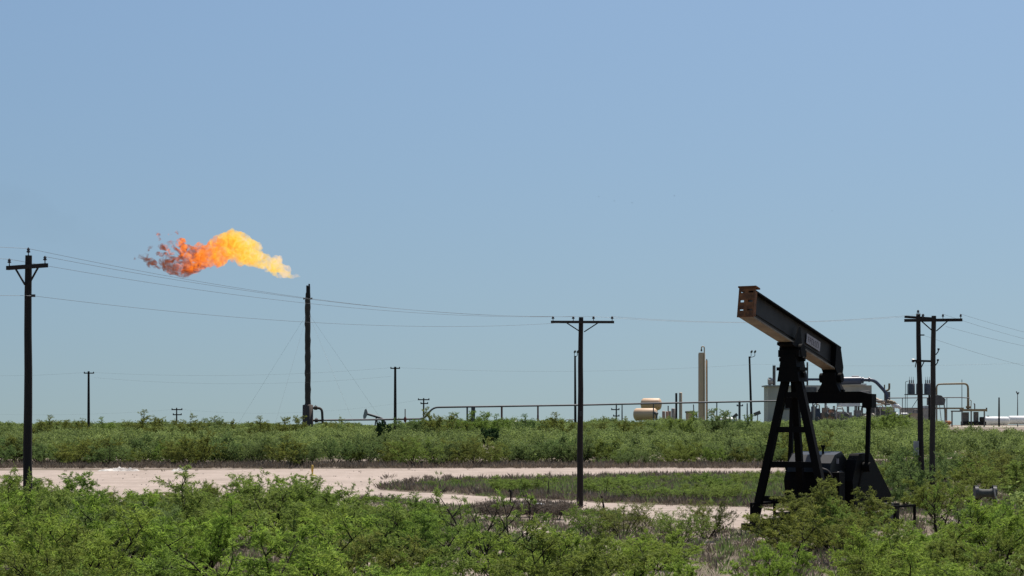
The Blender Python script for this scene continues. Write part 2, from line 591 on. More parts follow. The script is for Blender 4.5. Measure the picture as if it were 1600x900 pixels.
# middle pole
d2 = 106.4
P2 = Vector(((906 - CX) * d2 / F, d2, 0))
T2 = Vector((P2.x + 0.06, d2, 10.55))
t2 = thing('utility_pole', P2, 'dark wooden utility pole with a wide four-insulator crossarm beside the pale access road', 'utility pole', 'main line utility poles')
pole_shaft(t2, P2, T2, 0.185, 0.125, 'pole_wood')
c2 = Vector((T2.x + 0.07, d2 - 0.18, 10.28))
arm(t2, c2 + Vector((-1.74, 0, 0)), c2 + Vector((1.76, 0, -0.01)), 'pole_grey')
braces(t2, c2, 0.95, 0.55, Vector((0, -0.02, 0)))
I2 = [c2 + Vector((q, 0, 0.07)) for q in (-1.62, -0.5, 0.62, 1.65)]
for q in I2:
    insulator('insulator', q, t2, 0.25, 0.09)
b = MB()
b.box((P2.x + 0.06, d2 - 0.2, 5.2), (0.16, 0.1, 0.3))
b.build('ground_clamp', 'porcelain', t2)

# right pair
d3 = 103.8
P3 = Vector(((1456 - CX) * d3 / F, d3, 0))
T3 = Vector((P3.x + 0.10, d3, 10.48))
t3 = thing('utility_pole', P3, 'brown front utility pole with a long crossarm, of the pair right of the pumpjack', 'utility pole', 'main line utility poles')
pole_shaft(t3, P3, T3, 0.165, 0.125, 'pole_grey')
c3 = Vector((T3.x, d3 - 0.18, 10.25))
arm(t3, c3 + Vector((-1.62, 0, -0.03)), c3 + Vector((1.50, 0, 0.0)), 'pole_wood', 0.12, 0.16)
braces(t3, c3, 0.78, 0.60, Vector((0, -0.02, 0)))
I3 = [c3 + Vector((q, 0, 0.08)) for q in (-0.63, 0.46, 1.42)]
for q in I3:
    insulator('insulator', q, t3, 0.24, 0.075)
for px, py in ((1465, 550), (1464, 567)):
    q = at(px, py, d3 - 0.05)
    b = MB()
    b.tube([q + Vector((-0.1, 0, -0.15)), q + Vector((0.02, 0, 0.0)), q + Vector((0.05, 0, 0.12))], [0.03, 0.03, 0.03], 6)
    b.tube([q + Vector((0.05, 0, 0.1)), q + Vector((0.05, 0, 0.2))], 0.06, 8)
    b.build('bracket', 'porcelain', t3)

d4 = 107.5
P4 = Vector(((1441 - CX) * d4 / F, d4, 0))
T4 = at(1434.5, 490, d4)
t4 = thing('utility_pole', P4, 'leaning rear utility pole with two short crossarms, of the pair right of the pumpjack', 'utility pole', 'main line utility poles')
pole_shaft(t4, P4, T4, 0.185, 0.12, 'pole_wood')
arm(t4, at(1413.5, 495, d4 - 0.2), at(1462, 498, d4 - 0.2), 'pole_wood', 0.11, 0.13)
arm(t4, at(1426.5, 563.5, d4 - 0.2), at(1458, 564.5, d4 - 0.2), 'pole_wood', 0.11, 0.11)
insulator('insulator', T4 - Vector((0, 0, .05)), t4, 0.26, 0.09)
insulator('insulator', at(1443, 496, d4 - .2), t4, 0.2, 0.06)
b = MB()
b.tube([at(1425, 563.4, d4 - .2), at(1428.5, 563.5, d4 - .2)], 0.10, 10)
b.build('insulator', 'porcelain', t4)
for s, x in ((-1, 1431.5), (1, 1444)):
    b = MB()
    b.bar(at(x, 565, d4 - .28), at(x + (-1.5 if s < 0 else -4.5), 574, d4 - .28), 0.04, 0.05)
    b.build('brace', 'pole_wood', t4)
b = MB()
b.box(at(1431.5, 701, d4 - 0.2), (0.26, 0.22, 0.85))
b.build('meter_box', 'galv', t4)
N4 = at(1442, 523.5, d4 - .15)
b = MB()
b.bar(N4 + Vector((-.25, 0, 0)), N4 + Vector((0.08, 0, 0)), .05, .07)
b.build('wire_clamp', 'porcelain', t4)

UP = Vector((0, 0, 0.26))
wire(I1[2] + UP, I2[0] + UP * .9, 0.60, 'uppermost black line from the far left pole top to the middle pole')
wire(I1[0] + UP * .9, I2[1] + UP * .9, 0.62, 'thin line from the left crossarm end of the far left pole to the middle pole')
wire(I1[1] + UP * .9, I2[2] + UP * .9, 0.62, 'line from the right crossarm end of the far left pole to the middle pole')
wire(N1, c2 + Vector((-1.2, 0, -0.05)), 0.55, 'lowest slack line running from below the far left crossarm to the middle pole')
PL = Vector((-35.5, 30, 0))
for q, sg, s in ((I1[2] + UP, .5, 'topmost'), (I1[0] + UP * .9, .5, 'middle'), (N1, .6, 'lowest')):
    wire(q, Vector((PL.x, PL.y, q.z)), sg, s + ' line leaving the picture to the left of the far left pole', group='lines leaving the picture')
wire(I2[3] + UP * .9, I3[0] + UP * .9, 0.38, 'line along the middle span from middle pole to front right pole')
wire(I2[2] + UP * .9, at(1414, 495, d4 - .2), 0.34, 'line along the middle span ending at the leaning right pole crossarm')
PR = Vector((58.7, 160, 0))
wire(I3[2] + UP * .9, PR + Vector((1, 0, 10.5)), 0.9, 'upper line leaving the right pole crossarm tip towards the right edge', group='lines leaving the picture')
wire(at(1478, 510, d3), PR + Vector((0, 0, 10.0)), 0.9, 'line dropping from below the right pole crossarm towards the right edge', group='lines leaving the picture')
wire(I3[1] + UP * .9, PR + Vector((-1, 0, 10.3)), 1.0, 'middle line leaving the right pole crossarm towards the right edge', group='lines leaving the picture')
wire(N4, PR + Vector((0, 0, 8.2)), 1.2, 'lowest line sloping from the leaning right pole to the right edge', group='lines leaving the picture')

# ------------------------------------------------------------------ far small poles
def far_pole(px, top, d, arms, label, wpx=4.0, m='pole_wood', tilt=0.0, group='small distant utility poles', extra=None):
    base = Vector(((px - CX) * d / F, d, ground_z(0, d)))
    k = F / d
    t = thing('utility_pole', base, label, 'utility pole', group)
    tp = at(px + tilt, top, d)
    b = MB()
    b.tube([base, base.lerp(tp, .5), tp], [wpx / k / 2 * 1.15, wpx / k / 2, wpx / k / 2 * 0.8], 8)
    b.build('pole', m, t)
    for y, x0, x1 in arms:
        b = MB()
        b.bar(at(x0, y, d - .2), at(x1, y, d - .2), 0.16, 1.7 / k)
        b.build('crossarm', m, t)
        for x in (x0 + .8, x1 - .8):
            b = MB()
            q = at(x, y, d - .2)
            b.tube([q, q + Vector((0, 0, 1.2 / k)), q + Vector((0, 0, 2.4 / k))], [0.9 / k, 1.0 / k, .4 / k], 6)
            b.build('insulator', 'porcelain', t)
    return t


far_pole(138.5, 580, 372, [(583, 131, 147)], 'thin distant pole with a tiny crossarm right of the far left pole')
far_pole(276, 637, 560, [(640, 268, 285), (648, 270, 284)], 'short distant pole with two crossarms left of the flare stack', 2.2)
far_pole(617.5, 573, 368, [(575.5, 610, 625)], 'straight dark distant pole right of the small pumpjack', 4.4)
far_pole(662, 622, 540, [(624.5, 653, 671), (630.5, 657, 669)], 'double-armed distant pole where the raised pipeline bends upward', 2.6, 'pole_grey')
far_pole(963, 630, 560, [(640, 955, 968), (650, 958, 968)], 'distant double-armed pole between the middle pole and the stacked tanks', 2.4, 'dark_galv')
far_pole(972, 632, 565, [], 'plain grey distant pole just left of the stacked tanks', 2.0, 'dark_galv')
far_pole(1561, 621, 620, [], 'plain dark post standing before the long white tanks', 2.8, 'pole_wood')
far_pole(1503, 593, 660, [], 'hair-thin grey mast behind the bronze pipe arch', 1.2, 'dark_galv')
t = far_pole(1590, 624, 660, [], 'thin pale mast with a small weather vane at the right edge', 1.6, 'dark_galv')
b = MB()
for dx, dy in ((-2, -2.5), (2, -1), (0.5, 0)):
    b.bar(at(1590, 616, 660), at(1590 + dx, 614 + dy, 660), .3, .35)
b.tube([at(1590, 626, 660), at(1590, 614, 660)], .12, 6)
b.build('weather_vane', 'dark_galv', t)

y0 = 585
for i, (a, c, sg, lab) in enumerate([((-60, 586, 375), (131, 582, 372), .35, 'left of the thin pole'), ((147, 582, 372), (611, 574.5, 368), 1.0, 'between thin pole and dark pole'),
                                     ((625, 574.5, 368), (1180, 569, 350), 1.0, 'right of the dark pole'), ((1180, 569, 350), (1700, 563, 335), .6, 'behind the pumpjack')]):
    wire(at(*a), at(*c), sg, 'faint far line at mid height of sky ' + lab  , 0.010, 'faint far lines low in the sky')
for a, c, sg, lab in [((-60, 645, 560), (268, 640, 560), 1, 'left of the short pole'), ((284, 640, 560), (655, 625, 540), 2.2, 'from short pole to pipeline bend pole'),
                      ((147, 590, 372), (611, 588, 368), 1.3, 'under the thin pole crossarm')]:
    wire(at(*a), at(*c), sg, 'faintest far line just above the thicket ' + lab  , 0.010, 'faint far lines low in the sky')

# ------------------------------------------------------------------ pumpjack
u_ = Vector((-0.5, -0.8660254, 0))                 # towards the nose
bk = -u_
v_ = Vector((0.8660254, -0.5, 0))                  # towards the viewer's right
Z = Vector((0, 0, 1))
PJ = Vector((438 * 83.0 / F, 83.0, 0))


def J(s, v, z):
    return PJ + bk * s + v_ * v + Z * z


pj = thing('pumpjack', PJ, 'large black pumpjack without horsehead standing in the brush at the right', 'pumpjack')
# A-frame legs
for v, nm in ((-1.85, 'a'), (1.80, 'c')):
    b = MB()
    p0, p1 = J(-0.05, v, -0.1), J(0.0, v * 0.10, 7.05)
    b.bar(p0, p1, 0.28 if v < 0 else 0.34, 0.32, v_)
    b.build('post_leg', 'black_steel', pj)
b = MB()
b.bar(J(1.5, -0.1, 0.3), J(0.3, -0.05, 7.0), 0.25, 0.28, v_)
b.build('post_leg', 'black_steel', pj)
for z in (1.37, 2.87, 4.38, 5.88):
    b = MB()
    wv = 1.85 * (1 - (z / 7.05) * 0.9) - 0.02
    b.bar(J(-0.05, -wv, z), J(-0.05, wv, z), 0.14, 0.25)
    b.build('rung', 'black_steel', pj)
# top of the post and saddle
b = MB()
b.prism([(-0.50, 6.45), (0.50, 6.45), (0.31, 7.62), (-0.31, 7.62)], PJ, v_, Z, bk, -0.5, 0.5)
b.box(J(0, 0, 7.00), (1.08, 0.95, 0.14), math.radians(-30))
b.tube([J(0, -0.6, 6.75), J(0, 0.6, 6.75)], 0.13, 10)
b.tube([J(0, -0.58, 7.42), J(0, 0.58, 7.42)], 0.10, 10)
b.build('post_head', 'black_steel', pj)
b = MB()
b.tube([J(0, -0.5, 7.80), J(0, 0.5, 7.80)], 0.28, 16)
b.box(J(0, 0, 7.66), (0.95, 0.9, 0.30), math.radians(-30))
b.build('saddle_bearing', 'black_steel', pj)

# walking beam
tail, nose_ = 5.60, 5.10
pit = math.atan2(2.15, 10.8)
bd = (u_ * math.cos(pit) + Z * math.sin(pit)).normalized()     # along the beam towards the nose
bn = (Z * math.cos(pit) - u_ * math.sin(pit)).normalized()
BO = J(0, 0, 8.58)


def B(s, v, n):
    return BO + bd * s + v_ * v + bn * n


def beam_box(q, s0, s1, v0, v1, n0, n1):
    q.prism([(s0, n0), (s1, n0), (s1, n1), (s0, n1)], BO, bd, bn, v_, v0, v1)


q = MB()
beam_box(q, -4.55, nose_, -0.05, 0.10, -0.52, 0.50)
beam_box(q, -4.55, nose_, 0.10, 0.14, -0.30, -0.26)
wb = q.build('walking_beam', 'beam_grey', pj)
q = MB()
beam_box(q, -5.2, nose_, -0.30, 0.30, 0.503, 0.575)
q.build('top_flange', 'black_steel', pj)
q = MB()
beam_box(q, -4.75, nose_, -0.30, 0.30, -0.595, -0.523)
q.build('bottom_flange', 'flange_bounce', pj)  # underside kept pale by colour, as if lit from the ground
q = MB()
q.prism([(-4.50, 0.50), (-5.05, 0.50), (-5.55, -0.30), (-5.50, -0.78), (-4.9, -0.78), (-4.50, -0.52)], BO, bd, bn, v_, -0.34, 0.34)
q.build('tail_casting', 'black_steel', pj)
q = MB()                                            # pointed gusset over the saddle
q.prism([(-0.45, -0.60), (0.50, -0.60), (0.12, 0.22), (-0.06, 0.22)], BO, bd, bn, v_, 0.30, 0.335)
q.prism([(-0.45, -0.60), (0.50, -0.60), (0.12, 0.22), (-0.06, 0.22)], BO, bd, bn, v_, -0.335, -0.30)
beam_box(q, -0.7, 0.75, -0.36, 0.36, -0.72, -0.60)
q.build('saddle_gusset', 'black_steel', pj)
# nose plate with three slots
q = MB()
x0, x1 = nose_ + 0.003, nose_ + 0.07
cuts = [(-0.60, -0.33), (-0.27, 0.02), (0.12, 0.42), (0.50, 0.64)]
for n0, n1 in cuts:
    beam_box(q, x0, x1, -0.36, 0.36, n0, n1)
for v0, v1 in ((-0.36, -0.27), (-0.10, 0.07), (0.29, 0.36)):
    for n0, n1 in ((-0.33, -0.27), (0.02, 0.12), (0.42, 0.50)):
        beam_box(q, x0, x1, v0, v1, n0, n1)
beam_box(q, x0 - 0.35, x1 + 0.03, -0.40, 0.40, 0.64, 0.70)
beam_box(q, x0 - 0.18, x0, 0.31, 0.36, -0.52, 0.50)
q.build('nose_plate', 'rust', pj)
# name plate, lettering too worn to read
q = MB()
beam_box(q, -2.95, -1.30, 0.145, 0.165, -0.16, 0.27)
sp = q.build('name_plate', 'plate_white', wb)
q = MB()
r_ = random.Random(5)
s = -1.47
for i in range(7):
    hgt = 0.17
    beam_box(q, s - 0.035, s, 0.168, 0.174, 0.06 - hgt / 1.3, 0.06 + hgt / 1.5)
    if i not in (6,):
        for n in r_.sample([-0.07, 0.05, 0.16], 2):
            beam_box(q, s - 0.12, s - 0.038, 0.168, 0.174, n - 0.015, n + 0.015)
    s -= 0.205
q.build('lettering', 'plate_mark', sp)
# tail bearing, equalizer and pitmans
q = MB()
q.prism([(-0.55, 6.05), (0.55, 6.05), (0.34, 6.45), (0.30, 6.95), (-0.30, 6.95), (-0.34, 6.45)], J(4.75, 0, 0), v_, Z, bk, -0.35, 0.35)
q.tube([J(4.75, -0.52, 6.72), J(4.75, 0.52, 6.72)], 0.22, 14)
for s_ in (-0.5, 0.5):
    q.box(J(4.75, s_, 6.10), (0.22, 0.22, 0.16), math.radians(-30))
q.build('tail_bearing', 'black_steel', pj)
q = MB()
q.prism([(-1.9, 5.56), (1.9, 5.56), (1.9, 5.98), (1.5, 6.08), (-1.5, 6.08), (-1.9, 5.98)], J(4.62, 0, 0), v_, Z, bk, -0.22, 0.22)
for s_ in (-1.83, 1.83):
    q.box(J(4.62, s_, 5.66), (0.46, 0.60, 0.62), math.radians(-30))
q.build('equalizer', 'black_steel', pj)
for s_ in (-1.83, 1.83):
    q = MB()
    q.bar(J(4.62, s_, 5.7), J(4.35, s_, 2.7), 0.16 if s_ > 0 else 0.20, 0.18, v_)
    q.tube([J(4.35, s_ - 0.17, 2.7), J(4.35, s_ + 0.17, 2.7)], 0.22, 12)
    q.build('pitman_arm', 'black_steel', pj)
    q = MB()
    v0 = 1.18 if s_ > 0 else -1.62
    q.prism([(3.05, 2.1), (3.55, 3.02), (3.9, 3.30), (5.35, 3.32), (5.6, 3.2), (8.25, 1.36), (8.15, 1.05), (7.8, 0.9), (3.3, 0.9)], PJ, bk, Z, v_, v0, v0 + 0.44)
    q.prism([(3.5, 1.3), (4.5, 3.0), (5.2, 2.9), (7.2, 1.5), (6.9, 1.2)], PJ, bk, Z, v_, v0 + 0.443, v0 + 0.50)
    q.build('counterweight', 'black_steel', pj)
# gear reducer with faceted cover
q = MB()
q.prism([(2.0, 0.7), (4.3, 0.7), (4.45, 2.5), (2.1, 2.5)], PJ, bk, Z, v_, -0.95, 0.95)
q.tube([J(3.5, -1.6, 2.1), J(3.5, 1.6, 2.1)], 0.16, 12)
q.box(J(2.2, 0.9, 1.7), (1.1, 0.7, 1.6), math.radians(-30))
gr = q.build('gear_reducer', 'black_steel', pj)
q = MB()
q.prism([(1.9, 2.503), (4.5, 2.503), (4.25, 2.9), (3.35, 3.40), (2.5, 3.26), (2.0, 2.9)], PJ, bk, Z, v_, -1.0, 1.0)
q.build('gear_cover', 'gloss_black', gr)
q = MB()
q.box(J(2.7, 1.01, 2.98), (0.20, 0.03, 0.22), math.radians(-30))
q.build('tag_plate', 'plate_white', gr)
q = MB()                                            # brake drum, breather and oil lines on the reducer
q.tube([J(2.5, 0.96, 1.9), J(2.5, 1.22, 1.9)], 0.46, 16)
q.tube([J(2.5, 1.22, 1.9), J(2.5, 1.30, 1.9)], 0.16, 10)
q.build('brake_drum', 'machine_dark', gr)
q = MB()
q.tube([J(2.9, 0.3, 3.2), J(2.9, 0.3, 3.62)], 0.05, 8)
q.tube([J(2.9, 0.3, 3.58), J(2.9, 0.3, 3.68)], 0.10, 8)
q.build('breather', 'black_steel', gr)
q = MB()
q.tube(bend([J(2.2, 1.02, 2.4), J(3.2, 1.08, 2.55), J(3.9, 1.06, 2.2), J(4.0, 1.04, 1.2)], .3), 0.035, 6)
q.tube(bend([J(2.3, 1.02, 1.1), J(2.0, 1.15, 2.2), J(1.5, 1.1, 2.6), J(0.6, 1.0, 2.75)], .3), 0.03, 6)
q.build('oil_line', 'machine_dark', gr)
# skid, motor and belt guard at the rear
q = MB()
for s_ in (-0.9, 0.9):
    q.bar(J(-1.2, s_, 0.28), J(8.2, s_, 0.28), 0.3, 0.5)
for s0 in (-1.0, 1.5, 4.2, 8.0):
    q.bar(J(s0, -1.9, 0.18), J(s0, 1.9, 0.18), 0.3, 0.3)
q.bar(J(1.6, -0.9, 0.62), J(4.6, 0.9, 0.62), 1.6, 0.16)
q.build('skid', 'black_steel', pj)
q = MB()
q.tube([J(6.6, -0.6, 1.1), J(6.6, 0.6, 1.1)], 0.42, 14)
q.box(J(6.6, 0, 0.66), (0.9, 0.9, 0.3), math.radians(-30))
q.build('motor', 'machine_dark', pj)
q = MB()
q.prism([(3.2, 1.5), (3.2, 2.6), (4.0, 2.6), (7.0, 1.6), (7.0, 0.7), (6.2, 0.7)], PJ, bk, Z, v_, -1.16, -1.0)
q.build('belt_guard', 'black_steel', pj)


def guard(px_pts, d_pts, top, label, sill=None):
    pts = [Vector(((px - CX) * d / F, d, 0)) for px, d in zip(px_pts, d_pts)]
    g = thing('guard_rail', pts[0], label, 'guard rail', 'rails around the pumpjack')
    for p in pts:
        q = MB()
        q.tube([p - Z * .1, p + Z * top], 0.065, 8)
        q.build('post', 'black_steel', g)
    for a, c in zip(pts, pts[1:]):
        q = MB()
        q.bar(a + Z * (top - .04), c + Z * (top - .04), 0.09, 0.09)
        q.build('rail', 'black_steel', g)
    return g


guard([1174, 1210, 1236], [83.2, 84.6, 85.4], 1.20, 'low black pipe guard rail at the foot of the pumpjack ladder leg')
guard([1386, 1398, 1429], [81.5, 82.2, 83.6], 1.12, 'low black pipe guard rail right of the pumpjack counterweight')
cb = thing('control_cabinet', Vector(((1388 - CX) * 84 / F, 84, 0)), 'small dark steel control cabinet on a post behind the right guard rail', 'control cabinet')
p = ORG[cb.name]
q = MB()
q.box(p + Z * 0.72, (0.42, 0.3, 0.9))
q.build('cabinet', 'machine_dark', cb)
q = MB()
q.tube([p - Z * .1, p + Z * 0.3], 0.06, 8)
q.build('post', 'black_steel', cb)
p2 = Vector(((1399.5 - CX) * 84.5 / F, 84.5, 0))
q = MB()
q.box(p2 + Z * 0.6, (0.26, 0.22, 1.1))
tag(q.build('junction_box', 'pole_grey'), 'narrow grey junction box standing beside the dark control cabinet', 'junction box')

# valve piping in the bushes at the right
dv = 89.0
vb = Vector(((1540 - CX) * dv / F, dv, 0))
vp = thing('pipe_manifold', vb, 'grey pipe spool with two dark flanges on legs poking out of the right bushes', 'pipe manifold')
zc = H - (770 - YH) * dv / F
q = MB()
q.tube([vb + Vector((-.36, 0, zc)), vb + Vector((-.18, 0, zc - .02)), vb + Vector((.18, 0, zc - .02)), vb + Vector((.36, 0, zc))], [.22, .19, .19, .22], 14)
q.build('spool', 'spool_grey', vp)
for s_ in (-0.42, 0.42):
    q = MB()
    q.tube([vb + Vector((s_ - .1, 0, zc + .02)), vb + Vector((s_ + .06, 0, zc + .02))], .30, 14)
    q.box(vb + Vector((s_, 0, zc + .28)), (.2, .2, .12))
    q.build('flange', 'machine_dark', vp)
    q = MB()
    q.bar(vb + Vector((s_ * .9, 0, 0)), vb + Vector((s_, 0, zc - .2)), .10)
    q.build('leg', 'black_steel', vp)
q = MB()
q.tube([vb + Vector((.30, -.3, zc + .22)), vb + Vector((.36, -.32, zc - .1)), vb + Vector((.46, -.34, zc - .35))], .035, 6)
q.build('hose', 'bone', vp)
sv = Vector(((1516 - CX) * 88 / F, 88, 0))
v2 = thing('valve', sv, 'small dark upright valve stem left of the grey pipe spool', 'valve')
q = MB()
q.tube([sv, sv + Z * .9], .04, 8)
q.build('stem', 'black_steel', v2)
q = MB()
q.tube([sv + Z * .72, sv + Z * .8, sv + Z * 1.0, sv + Z * 1.12], [.04, .13, .12, .04], 10)
q.build('valve_body', 'black_steel', v2)

# ------------------------------------------------------------------ flare stack and flame
df = 420.0
kf = F / df
fb = Vector(((481 - CX) * df / F, df, ground_z(0, df)))
fs = thing('flare_stack', fb, 'tall sooty brown flare stack held by guy wires below the flame', 'flare stack')
q = MB()
q.tube([fb - Z * .2, at(481, 633, df), at(481, 632, df)], [8.6 / kf, 8.2 / kf, 5.5 / kf], 20)
q.tube([at(473.5, 660, df - 1.2), at(473.5, 668, df - 1.2), at(473.5, 678, df - 1.2)], .25, 8)
q.build('base_vessel', 'stack_brown', fs)
q = MB()
nseg = 26
q.tube([at(481 - 0.3 * (i / nseg) + .25 * math.sin(i * 2.1), 634 - (634 - 468) * i / nseg, df) for i in range(nseg + 1)],
       [(4.6 - 0.35 * (i / nseg) + (0.45 if i % 4 == 0 else 0)) / kf for i in range(nseg + 1)], 14)
q.build('riser', 'stack_brown', fs)
q = MB()
q.tube([at(481.2, 468.2, df), at(481.2, 459, df), at(481.5, 457, df), at(481.6, 448, df)], [4.3 / kf, 3.8 / kf, 3.3 / kf, 3.2 / kf], 14)
q.tube([at(483, 448, df), at(483.2, 443.5, df)], [1.6 / kf, 1.2 / kf], 8)
q.tube([at(480, 448, df), at(479.8, 446, df)], [1.8 / kf, 1.2 / kf], 8)
q.build('burner_tip', 'soot', fs)
for s_ in (-1, 1):
    q = MB()
    q.tube([at(481, 467, df), at(481 + 6.2 * s_, 466.5, df)], .12, 6)
    q.tube([at(481 + 5.4 * s_, 466.5, df), at(481 + 7.0 * s_, 466.5, df)], .22, 8)
    q.build('pilot_nozzle', 'soot', fs)


q = MB()
q.tube(bend([at(488, 637.5, df), at(503, 637.5, df), at(505, 678, df)], 1.0), 2.0 / kf, 10)
q.tube([at(489, 657, df), at(504, 657, df)], 1.6 / kf, 8)
for x, y in ((493, 637.3), (494, 657)):
    q.tube([at(x - 2, y, df), at(x + 2.6, y, df)], 3.3 / kf, 10)
    q.tube([at(x, y - 4.5, df), at(x, y, df)], .5 / kf, 6)
q.build('inlet_pipe', 'stack_brown', fs)
for px in (365, 425, 560, 608):
    q = MB()
    dd = df - 22 if px in (425, 560) else df + 12
    q.tube([at(481, 488, df), Vector(((px - CX) * dd / F, dd, ground_z(0, dd)))], 0.013, 5)
    q.build('guy_wire', 'wire', fs)


def lumps(name, spots, voxel, disp, seed, org):
    """Closed lumpy skin round a set of balls."""
    import bmesh
    bm = bmesh.new()
    for c, r, sx in spots:
        M_ = Matrix.Translation(Vector(c)) @ Matrix.Diagonal((r * sx, r, r, 1))
        bmesh.ops.create_icosphere(bm, subdivisions=2, radius=1.0, matrix=M_)
    me = bpy.data.meshes.new(name)
    bm.to_mesh(me)
    bm.free()
    tmp = bpy.data.objects.new('tmp', me)
    COL.objects.link(tmp)
    md = tmp.modifiers.new('r', 'REMESH')
    md.mode = 'VOXEL'
    md.voxel_size = voxel
    dg = bpy.context.evaluated_depsgraph_get()
    me2 = bpy.data.meshes.new_from_object(tmp.evaluated_get(dg))
    bpy.data.objects.remove(tmp)
    me2.name = name
    for q_ in me2.vertices:
        p_ = q_.co + Vector((seed, seed, seed))
        a_ = sum(noise.noise_vector(p_ * f_) * (disp * w_) for f_, w_ in ((0.35, 1.0), (0.9, .55), (2.0, .3))) if False else Vector()
        for f_, w_ in ((0.30, .8), (0.8, .75), (1.9, .40)):
            a_ = a_ + noise.noise_vector(p_ * f_) * (disp * w_)
        q_.co = q_.co + a_
    me2.polygons.foreach_set('use_smooth', [True] * len(me2.polygons))
    ob = bpy.data.objects.new(name, me2)
    ob.location = org
    COL.objects.link(ob)
    return ob


def volume_mat(name, kind):
    m = bpy.data.materials.new(name)
    m.use_nodes = True
    nt = m.node_tree
    nt.nodes.clear()
    L = nt.links.new
    N = nt.nodes.new
    out = N('ShaderNodeOutputMaterial')
    tc = N('ShaderNodeTexCoord')
    n1 = N('ShaderNodeTexNoise')
    n1.inputs['Scale'].default_value = 0.50 if kind == 'flame' else 0.10
    n1.inputs['Detail'].default_value = 7
    n1.inputs['Roughness'].default_value = 0.68
    n1.inputs['Distortion'].default_value = 0.6
    L(tc.outputs['Object'], n1.inputs['Vector'])
    ab = N('ShaderNodeVolumeAbsorption')
    ab.inputs['Color'].default_value = (0, 0, 0, 1)

    def mr(src, a, b_, c, d):
        q_ = N('ShaderNodeMapRange')
        for k_, x_ in zip(('From Min', 'From Max', 'To Min', 'To Max'), (a, b_, c, d)):
            q_.inputs[k_].default_value = x_
        L(src, q_.inputs['Value'])
        return q_.outputs[0]

    def op(o_, a, b_):
        q_ = N('ShaderNodeMath')
        q_.operation = o_
        for i_, x_ in enumerate((a, b_)):
            if isinstance(x_, (int, float)):
                q_.inputs[i_].default_value = x_
            else:
                L(x_, q_.inputs[i_])
        return q_.outputs[0]
    if kind == 'flame':
        sx = N('ShaderNodeSeparateXYZ')
        L(tc.outputs['Object'], sx.inputs[0])
        n2 = N('ShaderNodeTexNoise')
        n2.inputs['Scale'].default_value = 0.55
        n2.inputs['Detail'].default_value = 6
        n2.inputs['Roughness'].default_value = 0.6
        n2.inputs['Distortion'].default_value = 1.6
        L(tc.outputs['Object'], n2.inputs['Vector'])
        x = mr(sx.outputs['X'], 0.0, -35.0, 0.0, 1.0)
        up = mr(sx.outputs['Z'], -3.0, 9.0, 0.10, -0.14)
        wob = op('MULTIPLY', op('SUBTRACT', n2.outputs['Fac'], 0.5), 1.2)
        fac = op('ADD', op('ADD', x, wob), up)
        rp = N('ShaderNodeValToRGB')
        e = rp.color_ramp.elements
        stops = [(0.0, (1.0, 0.72, 0.48)), (0.08, (1.0, 0.66, 0.34)), (0.18, (1.0, 0.70, 0.10)), (0.31, (1.0, 0.53, 0.033)), (0.43, (1.0, 0.31, 0.018)),
                 (0.57, (0.92, 0.19, 0.016)), (0.66, (0.42, 0.070, 0.012)), (0.75, (0.15, 0.034, 0.007)), (0.88, (0.17, 0.042, 0.011)), (1.0, (0.08, 0.030, 0.014))]
        while len(e) < len(stops):
            e.new(0.5)
        for q_, (p_, c_) in zip(e, stops):
            q_.position, q_.color = p_, (*c_, 1)
        L(fac, rp.inputs['Fac'])
        hole = mr(x, 0.40, 0.80, 0.38, 0.47)
        den = N('ShaderNodeMapRange')
        L(n1.outputs['Fac'], den.inputs['Value'])
        L(hole, den.inputs['From Min'])
        L(op('ADD', hole, mr(x, 0.5, 0.8, 0.20, 0.27)), den.inputs['From Max'])
        den.inputs['To Min'].default_value = 0.0
        den.inputs['To Max'].default_value = 1.15
        dn = op('MULTIPLY', den.outputs[0], op('ADD', mr(x, 0.0, 0.10, 0.35, 0.8), mr(x, 0.50, 0.80, 0.0, 2.6)))
        em = N('ShaderNodeEmission')
        L(rp.outputs['Color'], em.inputs['Color'])
        L(op('MULTIPLY', dn, FLAME), em.inputs['Strength'])
        L(dn, ab.inputs['Density'])
        ad = N('ShaderNodeAddShader')
        L(em.outputs[0], ad.inputs[0])
        L(ab.outputs[0], ad.inputs[1])
        L(ad.outputs[0], out.inputs['Volume'])
    else:
        dn = op('MULTIPLY', mr(n1.outputs['Fac'], 0.38, 0.72, 0.0, 1.0), 0.005)
        L(dn, ab.inputs['Density'])
        ab.inputs['Color'].default_value = (0.12, 0.12, 0.14, 1)
        L(ab.outputs[0], out.inputs['Volume'])
    m.cycles.volume_step_rate = 0.12 if kind == 'flame' else 0.6
    return m


FLAME = 0.72
fo = at(463, 430, df)
rf = random.Random(3)
core = [(460, 430, 4), (450, 426, 7), (440, 421, 10), (425, 415, 13), (410, 408, 15), (398, 404, 16), (388, 398, 19), (378, 391, 21), (369, 383, 22), (360, 383, 24), (350, 390, 19), (340, 397, 20),
        (328, 400, 18), (315, 403, 17), (300, 406, 16), (288, 409, 14), (275, 411, 11)]
spots = []
for x, y, r in core:
    for _ in range(7):
        a = rf.uniform(0, 2 * math.pi)
        m_ = rf.uniform(0, .75)
        p = at(x + rf.uniform(-6, 6), y + math.sin(a) * r * m_, df + math.cos(a) * r * m_ / kf) - fo
        spots.append((p, r * (1 - m_ * .75) / kf * rf.uniform(.75, 1.0), 1.25))
for x, y, r in core[1:]:                            # ragged licks round the outline
    for _ in range(5):
        a = rf.uniform(0, 2 * math.pi)
        spots.append((at(x + rf.uniform(-7, 7), y + math.sin(a) * r * rf.uniform(.85, 1.12), df + rf.uniform(-1.5, 1.5)) - fo, rf.uniform(1.8, 4.2) / kf, rf.uniform(.8, 1.5)))
